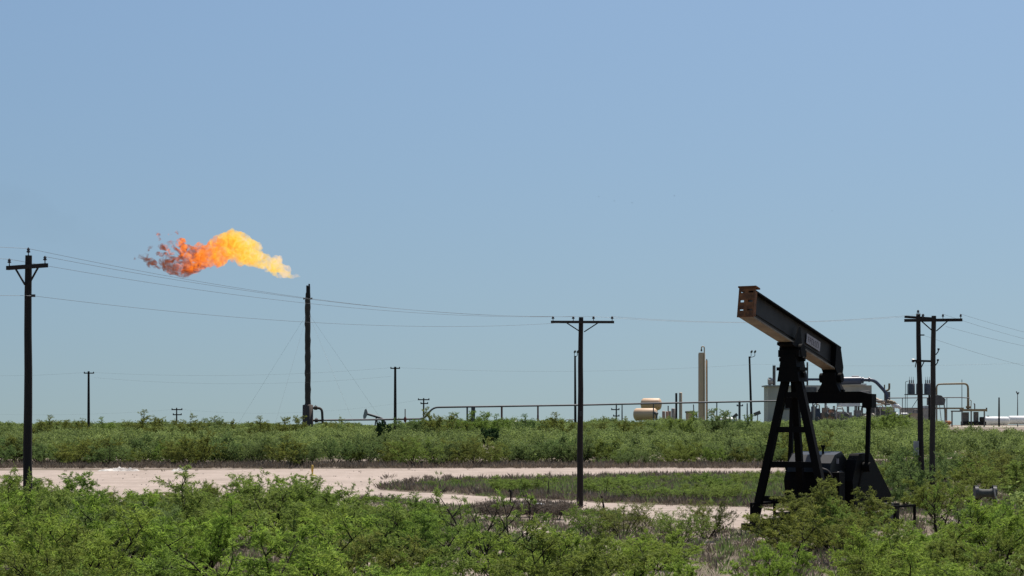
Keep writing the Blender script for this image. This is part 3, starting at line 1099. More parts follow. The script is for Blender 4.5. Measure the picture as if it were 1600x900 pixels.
for x, y, r in [(363, 360, 4), (366, 364, 5), (360, 368, 7), (374, 370, 8), (385, 379, 8), (395, 381, 7), (400, 386, 7), (440, 404, 4), (430, 407, 7), (312, 384, 7), (318, 390, 8), (346, 374, 9), (336, 382, 9),
                (300, 392, 7), (345, 378, 8), (304, 422, 6), (292, 421, 7), (280, 422, 5), (268, 421, 5), (262, 415, 6), (256, 409, 4), (250, 415, 3.5), (243, 416, 3), (236, 409, 4), (230, 407, 3.2),
                (233, 413, 2.8), (224, 402, 3.2), (217, 401, 2.6), (210, 402, 1.6), (228, 399, 2.4), (247, 372, 1.8), (246, 366, 2), (264, 366, 1.6), (275, 362, 2.2), (281, 380, 4.2), (286, 376, 2.2),
                (266, 380, 3.6), (258, 386, 3.4), (252, 384, 2.6), (272, 392, 4.0), (268, 386, 2.5), (290, 388, 4.4), (246, 395, 2.2), (236, 385, 1.8), (232, 390, 1.5), (252, 398, 2.2), (262, 400, 3.5)]:
    p = at(x, y, df + rf.uniform(-1, 1)) - fo
    spots.append((p, r * (1.75 if x < 295 else 1.15) / kf, rf.uniform(1.0, 1.5)))
fl = lumps('flame', spots, 0.20, 0.55, 7.7, fo)
fl.data.materials.clear()
fl.data.materials.append(volume_mat('gas_flame', 'flame'))
tag(fl, 'bright yellow and orange gas flame blown left from the flare stack tip', 'flame')
ss = []
for i in range(16):
    q_ = i / 15
    ss.append((at(215 - 260 * q_, 398 - 85 * q_ + rf.uniform(-12, 12), df + rf.uniform(-3, 3)) - fo, (10 + 34 * q_) / kf, 1.6))
sm = lumps('smoke', ss, 0.9, 1.2, 2.2, fo)
sm.data.materials.clear()
sm.data.materials.append(volume_mat('thin_smoke', 'smoke'))
tag(sm, 'very thin grey smoke drifting left of the flame', 'smoke', None, 'stuff')

# ------------------------------------------------------------------ small pumpjack far behind
ds = 455.0
ks = F / ds
sb = Vector(((590 - CX) * ds / F, ds, ground_z(0, ds)))
sp_ = thing('pumpjack', sb, 'small grey pumpjack with horsehead far behind the thicket beside the flare stack', 'pumpjack')
q = MB()
pts = [at(574, 646, ds), at(594, 653.5, ds), at(598, 655.5, ds)]
q.tube(bend([at(573, 646.5, ds), at(597, 653.8, ds), at(602, 661, ds), at(603, 670, ds)], 1.2), [1.9 / ks] * 12, 8)
q.build('walking_beam', 'dark_galv', sp_)
q = MB()
q.prism([(572.5 - 590, 638.5), (574.5 - 590, 644), (573.5 - 590, 649), (570.5 - 590, 655), (568 - 590, 655), (567.5 - 590, 650), (570 - 590, 640)],
        Vector((sb.x, ds, H + YH / ks)), Vector((1 / ks, 0, 0)), Vector((0, 0, -1 / ks)), Vector((0, 1, 0)), -.4, .4)
q.build('horsehead', 'galv', sp_)
for x0, x1 in ((588, 584.5), (588, 592)):
    q = MB()
    q.bar(at(x0, 652, ds), at(x1, 676, ds), 2.0 / ks, 2.0 / ks)
    q.build('post_leg', 'dark_galv', sp_)

# ------------------------------------------------------------------ raised pipeline
dp = 440.0
kp = F / dp
pl = thing('pipeline', Vector(((700 - CX) * dp / F, dp, ground_z(0, dp))), 'long grey raised pipeline on posts crossing above the thicket towards the gas plant', 'pipeline')
q = MB()
r_ = 1.45 / kp
q.tube(bend([at(506, 656.5, dp - 12), at(600, 655.5, dp), at(658, 654.5, dp), at(664, 652, dp), at(677, 636.5, dp), at(740, 635.5, dp), at(900, 633, dp + 20), at(1060, 629.5, dp + 40), at(1215, 626.5, dp + 55)], 1.2), r_, 8)
q.build('pipe', 'pipe_grey', pl)
q = MB()
q.tube([at(1388, 622, dp + 90), at(1500, 621, dp + 100), at(1515, 622, dp + 100)], .55 * r_ * 1.2, 8)
q.build('pipe', 'pipe_grey', pl)
for px, y, dd, wd in ((534, 657, -9, 1.6), (730, 636, 0, 1.4), (738.5, 636, 0, 2.4), (741.5, 636, 0, 1.0), (784, 635, 6, 1.6), (840.5, 634, 13, 1.4), (1021, 631, 35, 1.0), (1120, 629, 48, 1.0), (1155.5, 629, 50, 2.0)):
    q = MB()
    d_ = dp + dd
    q.tube([at(px, y, d_), Vector(((px - CX) * d_ / F, d_, ground_z(0, d_)))], wd / kp, 6)
    if px in (784, 840.5, 738.5):
        q.tube([at(px, 649, d_), at(px, 656, d_)], 1.5 / kp, 8)
    q.build('support_post', 'pipe_grey' if px not in (784, 840.5) else 'rust_red', pl)
for px in (1410, 1479.5):
    q = MB()
    q.tube([at(px, 622, dp + 95), Vector(((px - CX) * (dp + 95) / F, dp + 95, 4.0))], .7 / kp, 6)
    q.build('support_post', 'pipe_grey', pl)
vv = thing('pipe_valve', Vector(((633 - CX) * dp / F, dp - 1, ground_z(0, dp))), 'dull red valve with a tall stem on the pipeline right of the dark pole', 'valve')
q = MB()
q.tube([at(633, 660, dp - 1), at(633, 657, dp - 1), at(633, 654, dp - 1), at(633, 651, dp - 1)], [1.0 / kp, 2.3 / kp, 2.4 / kp, 1.0 / kp], 10)
q.build('valve_body', 'rust_red', vv)
q = MB()
q.tube([at(633, 639, dp - 1), at(633, 676, dp - 1)], .8 / kp, 6)
q.build('stem', 'rust_red', vv)


def flood(px, top, bot_px, d, lab, m='pole_wood', lamps=((-2, -3), (4, -3)), wpx=3.4):
    k = F / d
    base = Vector(((bot_px - CX) * d / F, d, ground_z(0, d)))
    t = thing('lamp_pole', base, lab, 'lamp pole', 'flood light poles')
    q = MB()
    q.tube([base, at(px, top, d)], [wpx / k / 2 * 1.2, wpx / k / 2 * .85], 8)
    q.build('pole', m, t)
    for dx, dy in lamps:
        q = MB()
        a = at(px + dx, top + dy, d)
        q.tube(bend([at(px, top + 2, d), at(px + dx * 1.1, top + dy * .2 + 1, d), a], .4), .45 / k, 6)
        q.build('bracket', m, t)
        q = MB()
        q.tube([a + Vector((0, 0, -1.2 / k)), a + Vector((.1, -.1, 0.2 / k)), a + Vector((.3, -.2, 2.4 / k))], [1.3 / k, 1.8 / k, 1.1 / k], 8)
        q.build('lamp_head', 'machine_dark', t)
    return t


flood(1171, 557, 1174.5, 500, 'slim dark pole topped by two curved flood lamps left of the pumpjack', lamps=((2.5, -7), (8, -7)))
flood(898.5, 556, 899, 480, 'slim dark lamp pole seen just left of the middle utility pole', lamps=((-1, -6), (3.5, -6)), wpx=3.4)

# ------------------------------------------------------------------ gas plant, left part
dg_ = 545.0
kg = F / dg_
GZ = 4.0


def bx(b, x0, x1, yt, yb, d, depth, rz=0.0):
    """Block whose front shows between those places, standing at distance d."""
    k = F / d
    b.box(Vector((((x0 + x1) / 2 - CX) / k, d + depth / 2, H + (YH - (yt + yb) / 2) / k)), ((x1 - x0) / k, depth, (yb - yt) / k), rz)


def tank_h(name, x0, x1, yc, rpx, d, m, label, group, turn=0.0, legs=True, ledge=None, leg_m='white_paint'):
    k = F / d
    c = at((x0 + x1) / 2, yc, d)
    half = (x1 - x0) / 2 / k
    ax = Vector((math.cos(turn), math.sin(turn), 0))
    t = thing(name, Vector((c.x, c.y, GZ)), label, 'tank', group)
    q = MB()
    q.capsule(c - ax * half * .82, c + ax * half * .82, rpx / k, 18, .5)
    q.build('tank_body', m, t)
    if legs:
        for s_ in (-.45, .1):
            q = MB()
            p_ = c + ax * half * s_
            q.box((p_.x, p_.y, (GZ + c.z - rpx / k * .6) / 2), (.7, 1.6, c.z - rpx / k * .6 - GZ))
            q.build('leg', leg_m, t)
    return t


tank_h('storage_tank', 1003, 1032, 631.5, 9.4, 552, 'tan_paint', 'upper of two tan horizontal tanks stacked beside the short vessels', 'stacked tan tanks', -.25, False)
q = thing('tank_stand', Vector((at(1018, 640, 556).x, 556, GZ)), 'white steel stand that carries the upper tan tank', 'tank stand')
for x in (1010, 1026):
    b = MB()
    b.bar(at(x, 640, 552), Vector((at(x, 640, 552).x, 552, GZ)), .5, .5)
    b.build('leg', 'white_paint', q)
tt = tank_h('storage_tank', 991, 1026, 647.5, 9.8, 535, 'tan_paint', 'lower of two tan horizontal tanks with a dark end facing right', 'stacked tan tanks', -.35, True)
b = MB()
b.tube([at(1023, 645, 531), at(1027, 647, 530.5)], 2.6 / kg, 10)
b.build('manway', 'machine_dark', tt)
b = MB()
b.tube(bend([at(1026, 648, 532), at(1026, 660, 532), at(1034, 662, 532)], .6), 1.3 / kg, 8)
b.build('outlet_pipe', 'machine_dark', tt)
b = MB()
b.bar(at(1023.5, 655, 529), at(1023.5, 668, 529), .35)
b.bar(at(1021.5, 654, 529.4), at(1023, 668, 529.4), .25)
b.build('support_frame', 'white_paint', tt)


def vessel(x0, x1, yt, d, m, label, group=None, name='vessel', cat='vessel', parts=True, base=GZ):
    k = F / d
    xc = (x0 + x1) / 2
    r = (x1 - x0) / 2 / k
    top = at(xc, yt, d)
    t = thing(name, Vector((top.x, d, base)), label, cat, group)
    q = MB()
    q.tube([Vector((top.x, d, base)), top - Z * r * .4, top - Z * r * .15, top], [r, r, r * .8, r * .2], 16)
    q.build('shell', m, t)
    return t


vessel(1034.5, 1039.5, 642, 540, 'pinkish', 'leftmost short pinkish vessel next to the lower tan tank', 'short pinkish vessels')
vessel(1040.2, 1044.2, 642.5, 541, 'pinkish', 'middle short pinkish vessel of the row of three', 'short pinkish vessels')
vessel(1044.8, 1048.6, 642, 540, 'pinkish', 'rightmost short pinkish vessel beside the black pipe', 'short pinkish vessels')
vessel(1048.9, 1055, 637.5, 546, 'machine_grey', 'squat brown grey vessel directly behind the black pipe')
vessel(1055, 1058.4, 614, 542, 'soot', 'slim black exhaust pipe standing beside a tan column', name='exhaust_stack', cat='exhaust stack')
vessel(1061, 1066, 613, 543, 'tan_pale', 'slim tan column right next to the black exhaust pipe', name='column', cat='column')
hv = thing('heater_treater', Vector((at(1078, 660, 548).x, 548, GZ)), 'squat tan heater with a dark cap left of the tall tan tower', 'heater')
b = MB()
b.tube([Vector((at(1078, 660, 548).x, 548, GZ)), at(1078, 645, 548)], 6.6 / kg, 16)
b.build('shell', 'tan_pale', hv)
b = MB()
b.tube([at(1078.5, 645.2, 548), at(1078.5, 642.6, 548), at(1078.5, 642, 548)], [8.2 / kg, 8.2 / kg, 5.5 / kg], 16)
b.build('cap', 'machine_dark', hv)
b = MB()
b.tube([at(1084, 642, 547), at(1083.5, 632, 547)], .8 / kg, 6)
b.build('vent_pipe', 'machine_dark', hv)
for px in (1044, 1089):
    b = MB()
    b.tube([at(px, 634 if px == 1044 else 643, 551), Vector(((px - CX) * 551 / F, 551, GZ))], .9 / kg, 6)
    tag(b.build('vent_pipe', 'machine_dark'), 'thin dark vent pipe behind the short pinkish vessels' if px == 1044 else 'short dark vent pipe between heater and tall tower', 'vent pipe')
tw = thing('tower', Vector((at(1096.5, 660, 540).x, 540, GZ)), 'tall tan process tower with a curved vent on top, highest in the gas plant', 'tower')
b = MB()
b.tube([Vector((at(1096.5, 660, 540).x, 540, GZ)), at(1096.5, 553, 540), at(1096.5, 551, 540)], [5.4 / kg, 5.4 / kg, 4.6 / kg], 20)
b.build('shell', 'tan_paint', tw)
b = MB()
b.tube(bend([at(1100.5, 650, 539), at(1100.5, 541.5, 539), at(1096, 541.5, 539), at(1096, 549, 539)], .7), .95 / kg, 8)
b.build('vent_pipe', 'tan_pale', tw)
b = MB()
b.tube([at(1096, 546, 539), at(1096, 549, 539)], 1.3 / kg, 8)
b.build('vent_cap', 'machine_dark', tw)
tp = thing('pipe_column', Vector((at(1104.5, 660, 541).x, 541, GZ)), 'slim tan pipe column standing tight against the tall tower', 'column')
b = MB()
b.tube([Vector((at(1104.6, 660, 541).x, 541, GZ)), at(1104.2, 563, 541)], 1.5 / kg, 8)
b.build('pipe', 'tan_pale', tp)
b = MB()
b.tube([at(1104.2, 563, 541), at(1104.2, 561, 541)], .8 / kg, 6)
b.build('cap', 'machine_dark', tp)
hr = thing('stair_rail', Vector((at(1112, 660, 536).x, 536, GZ)), 'pale bent handrails at the foot of the tall tower', 'handrail')
for x0, y0_, x1, y1 in ((1106, 641, 1118, 652), (1112, 647, 1124, 652)):
    b = MB()
    b.tube(bend([at(x0, y0_, 536), at(x1 - 4, y0_ + 5, 536), at(x1, y1, 536), at(x1 + 1, 662, 536)], .8), .7 / kg, 6)
    b.build('rail', 'tan_pale', hr)
tank_h('storage_tank', 1122, 1152, 658, 6.0, 560, 'white_paint', 'low white horizontal tank behind the thicket right of the tall tower', None, -.3, False)
tank_h('storage_tank', 772, 810, 663, 6.0, 560, 'white_paint', 'low white tank top seen over the thicket left of the middle pole', None, .1, False)
b = MB()
for x in (886, 891, 895):
    b.tube(bend([at(x - 2, 664, 520), at(x - 2, 656, 520), at(x + 3, 655, 520), at(x + 3, 664, 520)], .4), .6 / kg, 6)
tag(b.build('pipe_riser', 'machine_grey'), 'small pale bent pipes low behind the thicket left of the middle pole', 'pipes')
for px, yt in ((1156, 626), (1167.5, 630)):
    far_pole(px, yt, 540, [(634, px - 5, px + 5)] if px == 1156 else [], 'grey double-arm post just left of the floodlight pole' if px == 1156 else 'short plain post left of the floodlight pole', 2.2, 'dark_galv')
b = MB()
b.bar(at(1145, 653, 542), at(1152, 647, 542), .5, .9)
b.tube([at(1150, 649, 542), at(1151, 668, 542)], .15, 6)
tag(b.build('slanted_pipe', 'machine_dark'), 'short dark slanted pipe leaning left of the grey double-arm post', 'pipe')
b = MB()
b.bar(at(1178, 648, 542), at(1188, 644, 542), .5, 1.0)
b.bar(at(1184, 646, 542), at(1183, 668, 542), .22)
tag(b.build('tilted_valve', 'machine_dark'), 'small dark tilted valve handle right of the floodlight pole', 'valve')

# ------------------------------------------------------------------ gas plant, compressor
dc = 560.0
kc = F / dc
ch = thing('compressor_building', Vector((at(1222, 660, dc).x, dc, GZ)), 'boxy beige compressor building behind the ladder leg of the large pumpjack', 'building')
b = MB()
bx(b, 1200, 1252, 604, 668, dc, 9)
b.build('wall', 'house_beige', ch)
b = MB()
bx(b, 1197, 1254, 601.8, 603.9, dc - .5, 10)
b.build('roof', 'machine_grey', ch)
b = MB()
bx(b, 1222, 1236, 628, 640, dc - .12, .1)
bx(b, 1240, 1248, 640, 652, dc - .12, .1)
b.build('louvre', 'machine_dark', ch)
b = MB()
b.tube([at(1209.5, 602, dc + 3), at(1209.5, 571, dc + 3)], 2.4 / kc, 12)
b.build('chimney', 'machine_dark', ch)
b = MB()
b.tube([at(1200, 596, dc + 2), at(1207, 596, dc + 2)], 5.0 / kc, 12)
b.tube([at(1203, 602, dc + 2), at(1203, 590, dc + 2)], 2.5 / kc, 10)
b.build('exhaust_silencer', 'machine_grey', ch)
b = MB()
b.tube([at(1261.5, 606, dc + 3), at(1261.5, 566, dc + 3)], 1.4 / kc, 8)
tag(b.build('exhaust_stack', 'machine_dark'), 'thin dark exhaust stack seen right of the pumpjack post', 'exhaust stack')
cl = thing('cooler_unit', Vector((at(1300, 660, dc).x, dc, GZ)), 'long grey cooler unit under a dark blue duct behind the large pumpjack', 'cooler')
b = MB()
bx(b, 1252, 1362, 602, 616, dc + 1, 8)
b.build('cooler_box', 'house_beige', cl)
b = MB()
bx(b, 1300, 1354, 599.3, 601.8, dc, 6)
b.build('white_louvre', 'white_paint', cl)
b = MB()
bx(b, 1254, 1276, 605, 614, dc + .85, .1)
b.build('fan_guard', 'machine_dark', cl)
for x in (1256, 1290, 1325, 1360):
    b = MB()
    b.bar(at(x, 616, dc + 2), Vector((at(x, 616, dc + 2).x, dc + 2, GZ)), .6)
    b.build('leg', 'machine_grey', cl)
du = thing('exhaust_duct', Vector((at(1330, 660, dc).x, dc, GZ + 8)), 'dark blue horizontal duct that bends down to the right above the cooler', 'duct')
b = MB()
bx(b, 1250, 1316, 591, 594.5, dc + 1, 2)
b.tube([at(1313, 595, dc), at(1345, 594.5, dc)], 6.2 / kc, 14)
b.tube([at(1331, 588.5, dc), at(1342, 588.5, dc)], 1.6 / kc, 8)
b.build('duct_body', 'duct_blue', du)
b = MB()
b.tube(bend([at(1345, 593.5, dc), at(1366, 593.5, dc), at(1384, 613, dc), at(1388, 626, dc)], 1.5), 2.7 / kc, 10)
b.tube([at(1346.5, 594, dc), at(1349, 594, dc)], 5.0 / kc, 12)
b.tube([at(1357, 593, dc), at(1359, 593, dc)], 4.0 / kc, 12)
b.build('elbow_pipe', 'duct_blue', du)
b = MB()
b.tube(bend([at(1383, 611, dc), at(1389.5, 609, dc), at(1389.5, 599, dc)], 1.0), 1.6 / kc, 8)
b.tube([at(1382, 609, dc), at(1382, 601, dc)], 1.0 / kc, 6)
b.build('branch_pipe', 'pipe_bronze', du)
b = MB()
bx(b, 1383, 1391, 612, 633, dc, 1.6)
b.build('silencer', 'machine_dark', du)

# machinery row at the foot: every skid its own thing
kinds = [(1252, 1268, 634, 'engine', 'machine_grey', 'grey engine skid low behind the pumpjack ladder legs'),
         (1268, 1283, 630, 'engine', 'duct_blue', 'bluish engine block between grey skids behind the pumpjack'),
         (1284, 1306, 632, 'compressor', 'pinkish', 'reddish brown compressor frame below the cooler unit'),
         (1306, 1334, 638, 'compressor', 'machine_grey', 'wide grey compressor with round housing below the cooler unit'),
         (1334, 1356, 636, 'engine', 'machine_grey', 'grey engine skid left of the equalizer pitman arm'),
         (1356, 1384, 630, 'compressor', 'machine_dark', 'dark compressor skid directly under the bent blue duct')]
for i, (x0, x1, yt, nm, m, lab) in enumerate(kinds):
    d_ = 545 - (i % 3)
    k = F / d_
    t = thing(nm, Vector((at((x0 + x1) / 2, 660, d_).x, d_, GZ)), lab, 'machine', 'compressor skids')
    xc, wd = (x0 + x1) / 2, x1 - x0
    rr_ = random.Random(i * 13 + 4)
    b = MB()
    bx(b, x0 + 1, x1 - 1, yt + 13, 663, d_, 4)
    bx(b, x0 + wd * .12, x0 + wd * .55, yt + 5, yt + 12.95, d_ + .4, 3)
    bx(b, x0 + wd * .60, x1 - wd * .1, yt + 8 + rr_.uniform(-2, 2), yt + 12.95, d_ + .9, 2)
    b.build('block', m, t)
    for q_ in range(2):
        b = MB()
        cx_ = x0 + wd * rr_.uniform(.2, .8)
        cy_ = rr_.uniform(648, 656)
        b.tube([at(cx_ - 1, cy_, d_ - 1.0), at(cx_ + .5, cy_ - .3, d_ - .05)], rr_.uniform(2.2, 4.2) / k, 14)
        b.build('housing', rr_.choice(['machine_dark', 'house_beige', 'pipe_grey']), t)
    for q_ in range(3):
        b = MB()
        xa, xb = x0 + wd * rr_.random(), x0 + wd * rr_.random()
        ya = rr_.uniform(yt - 4, yt + 8)
        b.tube(bend([at(xa, 661, d_ - rr_.uniform(.3, .9)), at(xa, ya, d_ - .4), at(xb, ya + rr_.uniform(-1, 1), d_ - .3), at(xb, ya + 8, d_ + 1)], .8), rr_.uniform(.6, 1.1) / k, 8)
        b.build('pipe', rr_.choice(['machine_dark', 'pipe_grey', 'galv', 'house_beige']), t)
    b = MB()
    bx(b, x0, x1, 660, 665, d_ - .8, 5.5)
    b.build('skid', 'machine_dark', t)
b = MB()
bx(b, 1312, 1344, 630, 635, 550, 5)
tag(b.build('white_cover', 'white_paint'), 'white flat cover lying on top of the wide grey compressor', 'cover')
for x0, x1, yt, yb, nm, lab, m, dd in ((1340, 1362, 617, 629, 'pipe_rack', 'pale flat box unit under the right end of the cooler', 'house_beige', 556),
                                       (1364, 1398, 637, 652, 'equipment_house', 'low beige equipment box left of the dark pump unit', 'house_beige', 552),
                                       (1386, 1400, 644, 660, 'equipment_house', 'small grey cabinet between beige box and dark pump unit', 'machine_grey', 548),
                                       (1424, 1436, 646, 662, 'equipment_house', 'narrow pale cabinet just left of the leaning pole', 'tan_pale', 551)):
    t = thing(nm, Vector((at((x0 + x1) / 2, 660, dd).x, dd, GZ)), lab, 'equipment', 'equipment boxes of the gas plant')
    b = MB()
    bx(b, x0, x1, yt, yb, dd, 3)
    b.build('box', m, t)
    b = MB()
    bx(b, x0 - .6, x1 + .6, yt - 1.2, yt - .05, dd - .3, 3.6)
    b.build('lid', 'galv', t)
    b = MB()
    for x in (x0 + 1.5, x1 - 1.5):
        b.bar(at(x, yb + .1, dd + 1), Vector((at(x, yb, dd + 1).x, dd + 1, GZ - .1)), .5)
    b.build('stand', 'machine_dark', t)
    b = MB()
    b.tube(bend([at(x0 + 3, yt, dd + 1), at(x0 + 3, yt - 5, dd + 1), at(x1 - 3, yt - 6, dd + 1), at(x1 - 3, yt, dd + 1)], .6), .7 / kc, 8)
    b.build('pipe', 'pipe_grey', t)
# heap of pale lagging at the foot of the duct
for (x, y, rx, lab, m) in ((1372, 626, 13, 'pale tan insulation wrap on the pipe end under the blue duct', 'tan_pale'), (1400, 634, 9, 'cream cover sheet right below the bent blue duct', 'white_paint'),
                           (1394, 629, 8, 'brown pipe flange at the lower end of the blue duct', 'pipe_bronze')):
    b = MB()
    p_ = at(x, y, 548)
    n_ = 9
    b.tube([p_ + Vector(((i / n_ - .5) * 2 * rx / kc, 0, -(i / n_ - .5) * rx / kc * .8 + .15 * math.sin(i * 2.3))) for i in range(n_ + 1)],
           [max(.12, 3.3 / kc * math.sin(math.pi * min(.97, max(.03, i / n_))) ** .5) for i in range(n_ + 1)], 10)
    tag(b.build('pipe_lagging', m), lab, 'pipe cover')
# pump unit with white parts
pu = thing('pump_unit', Vector((at(1412, 660, 555).x, 555, GZ)), 'dark pump unit with white casings left of the leaning pole', 'machine')
b = MB()
bx(b, 1401, 1428, 652, 663, 555, 4)
b.build('block', 'machine_dark', pu)
b = MB()
bx(b, 1404, 1425, 663.3, 665.5, 553, 5)
b.build('skid', 'galv', pu)
for x0, x1, yt, yb in ((1408, 1418, 645, 650), (1423, 1428, 654, 657), (1400, 1402.5, 645, 650)):
    b = MB()
    b.tube([at(x0, (yt + yb) / 2, 554), at(x1, (yt + yb) / 2, 554)], (yb - yt) / 2 / kc, 10)
    b.build('casing', 'white_paint', pu)
b = MB()
b.tube([at(1417, 651, 554), at(1424, 651, 554)], 5 / kc, 12)
b.build('motor', 'machine_dark', pu)
wl = thing('metal_shed', Vector((at(1440, 660, 565).x, 565, GZ)), 'low grey metal shed behind the leaning utility pole', 'shed')
b = MB()
bx(b, 1414, 1458, 638, 667, 565, 8)
b.build('wall', 'machine_grey', wl)
b = MB()
bx(b, 1445, 1458, 634, 637.8, 566, 6)
bx(b, 1413, 1445, 637, 637.9, 564.5, 9)
b.build('roof', 'galv', wl)
# transformer bank on a pole platform
tr = thing('transformer_bank', Vector((at(1436, 660, 470).x, 470, GZ)), 'row of grey transformers with bushings on a high platform behind the leaning pole', 'transformer')
kt = F / 470
for x0, x1, m in ((1418.5, 1429.5, 'dark_galv'), (1431.5, 1442, 'dark_galv'), (1444, 1455, 'dark_galv')):
    b = MB()
    xc = (x0 + x1) / 2
    b.tube([at(xc, 615.5, 470), at(xc, 600, 470), at(xc, 599, 470)], [(x1 - x0) / 2 / kt, (x1 - x0) / 2 / kt, (x1 - x0) / 2.6 / kt], 14)
    tk = b.build('tank', m, tr)
    for dx in (-3, 0, 3):
        b = MB()
        b.tube([at(xc + dx, 600, 470), at(xc + dx, 594, 470), at(xc + dx, 593.5, 470), at(xc + dx, 588.5, 470)], [1.0 / kt, .9 / kt, .35 / kt, .2 / kt], 6)
        b.build('bushing', 'machine_dark', tk)
b = MB()
bx(b, 1417, 1456, 615.6, 617, 469, 3)
b.build('platform', 'dark_galv', tr)
for x0, x1 in ((1437, 1437), (1452, 1452)):
    b = MB()
    b.tube([at(x0, 616, 471), Vector((at(x1, 616, 471).x, 471, ground_z(0, 471)))], 1.6 / kt, 8)
    b.build('support_post', 'pole_wood', tr)
b = MB()
b.tube(bend([at(1419, 595.5, 471), at(1415, 596, 471), at(1414, 668, 471)], .6), .45 / kt, 6)
b.tube([at(1417.5, 600, 471), at(1417.5, 668, 471)], .4 / kt, 6)
b.build('conduit', 'dark_galv', tr)
b = MB()
b.bar(at(1434, 623, 471), at(1425, 637, 471), .12)
b.build('brace', 'dark_galv', tr)
# hooded vessel on legs
hd = thing('elevated_vessel', Vector((at(1466, 660, 520).x, 520, GZ)), 'dark hooded vessel on thin legs right behind the front right pole', 'vessel')
kh = F / 520
b = MB()
b.prism([(-13, 0), (-13, 12), (-2, 16), (5, 15), (11.5, 9), (10, 0)], at(1466, 633, 520), Vector((1 / kh, 0, 0)), Vector((0, 0, 1 / kh)), Vector((0, 1, 0)), 0, 4)
b.build('hood', 'machine_dark', hd)
for x0, x1 in ((1463, 1465), (1468, 1472), (1475, 1478), (1476, 1476)):
    b = MB()
    b.bar(at(x0, 633, 521), at(x1, 668, 521), .9 / kh)
    b.build('leg', 'galv', hd)
# bronze pipe arch
pa = thing('pipe_arch', Vector((at(1488, 660, 600).x, 600, GZ)), 'bronze coloured pipe arch rising above the skid near the right edge', 'pipe')
ka = F / 600
b = MB()
b.tube(bend([at(1463.5, 662, 600), at(1463.5, 600.5, 600), at(1475, 600, 600)], 1.4), 1.3 / ka, 8)
b.tube(bend([at(1474, 600, 600), at(1512.5, 599.3, 600), at(1512.8, 640, 600)], 1.4), [1.4 / ka] + [1.55 / ka] * 5 + [2.1 / ka], 10)
b.build('pipe', 'pipe_bronze', pa)
b = MB()
b.tube([at(1509.5, 636, 600), at(1516, 636, 600)], 2.0 / ka, 8)
b.tube(bend([at(1517, 640, 600), at(1517.5, 626, 600), at(1515.5, 625, 600)], .4), .6 / ka, 6)
b.build('elbow', 'pipe_bronze', pa)
sk = thing('meter_skid', Vector((at(1520, 660, 598).x, 598, GZ)), 'dark open steel skid frame with brown roof below the bronze pipe arch', 'skid')
b = MB()
bx(b, 1504, 1542, 639, 642.5, 597, 4)
bx(b, 1462, 1506, 636.8, 639.2, 597, 1)
b.build('roof', 'pipe_bronze', sk)
b = MB()
bx(b, 1486.5, 1505, 641.5, 643.5, 597.5, .8)
b.build('beam', 'machine_dark', sk)
for x in (1487.5, 1517.5, 1538):
    b = MB()
    b.bar(at(x, 642, 597.4), Vector((at(x, 642, 597.4).x, 597.4, GZ)), 1.8 / ka)
    b.build('post', 'machine_dark', sk)
for x0, x1, yt in ((1504.5, 1514, 644), (1523.5, 1529, 643.5)):
    b = MB()
    bx(b, x0, x1, yt, 662, 598.4, 2.2)
    b.build('cabinet', 'machine_dark', sk)
b = MB()
bx(b, 1505, 1541, 658.5, 664.5, 598, 3.4)
b.tube([at(1531, 655, 598), at(1538, 655, 598)], 3.6 / ka, 10)
b.build('base_frame', 'soot', sk)
b = MB()
b.tube(bend([at(1523, 639, 598), at(1523, 631.5, 598), at(1521.5, 630.5, 598)], .3), .9 / ka, 6)
b.tube([at(1541.5, 637, 597.5), at(1541.5, 643, 597.5)], 1.2 / ka, 8)
b.build('valve', 'machine_dark', sk)
for x, lab in ((1477.5, 'rusty lower post beside the orange drum'),):
    b = MB()
    b.bar(at(x, 639, 596), Vector((at(x, 639, 596).x, 596, GZ)), 2.2 / ka)
    tag(b.build('pipe_post', 'pipe_bronze'), lab, 'post')
b = MB()
b.tube([at(1476, 660.5, 594), at(1484, 660.5, 594), at(1486, 661, 594)], [3.2 / ka, 3.4 / ka, 2.2 / ka], 12)
tag(b.build('drum', 'orange'), 'small orange drum lying on the ground under the pipe arch', 'drum')
tank_h('storage_tank', 1536, 1578, 657.5, 6.6, 625, 'white_paint', 'left of two long white tanks lying low at the right edge', 'long white tanks', .06, False)
tank_h('storage_tank', 1571, 1640, 656.5, 6.8, 632, 'white_paint', 'longer white tank cut off by the right picture edge', 'long white tanks', .04, False)
b = MB()
b.tube([at(1544, 651.5, 625), at(1544, 649.5, 625)], 1.8 / ka, 8)
tag(b.build('tank_valve', 'machine_dark'), 'small dark valve on top of the left long white tank', 'valve')

# ------------------------------------------------------------------ small things on and near the pad
dy = H * F / (743 - YH)
ym = Vector(((488 - CX) * dy / F, dy, 0.01))
ymk = thing('marker_post', ym, 'small yellow marker post standing on the pale gravel pad', 'marker post')
b = MB()
b.tube([ym, ym + Z * .35, ym + Z * .38, ym + Z * .9, ym + Z * .95], [.07, .07, .10, .10, .04], 10)
b.build('post', 'yellow', ymk)
b = MB()
b.tube([ym, ym + Z * .06, ym + Z * .1], [.30, .28, .1], 12)
b.build('base', 'yellow', ymk)


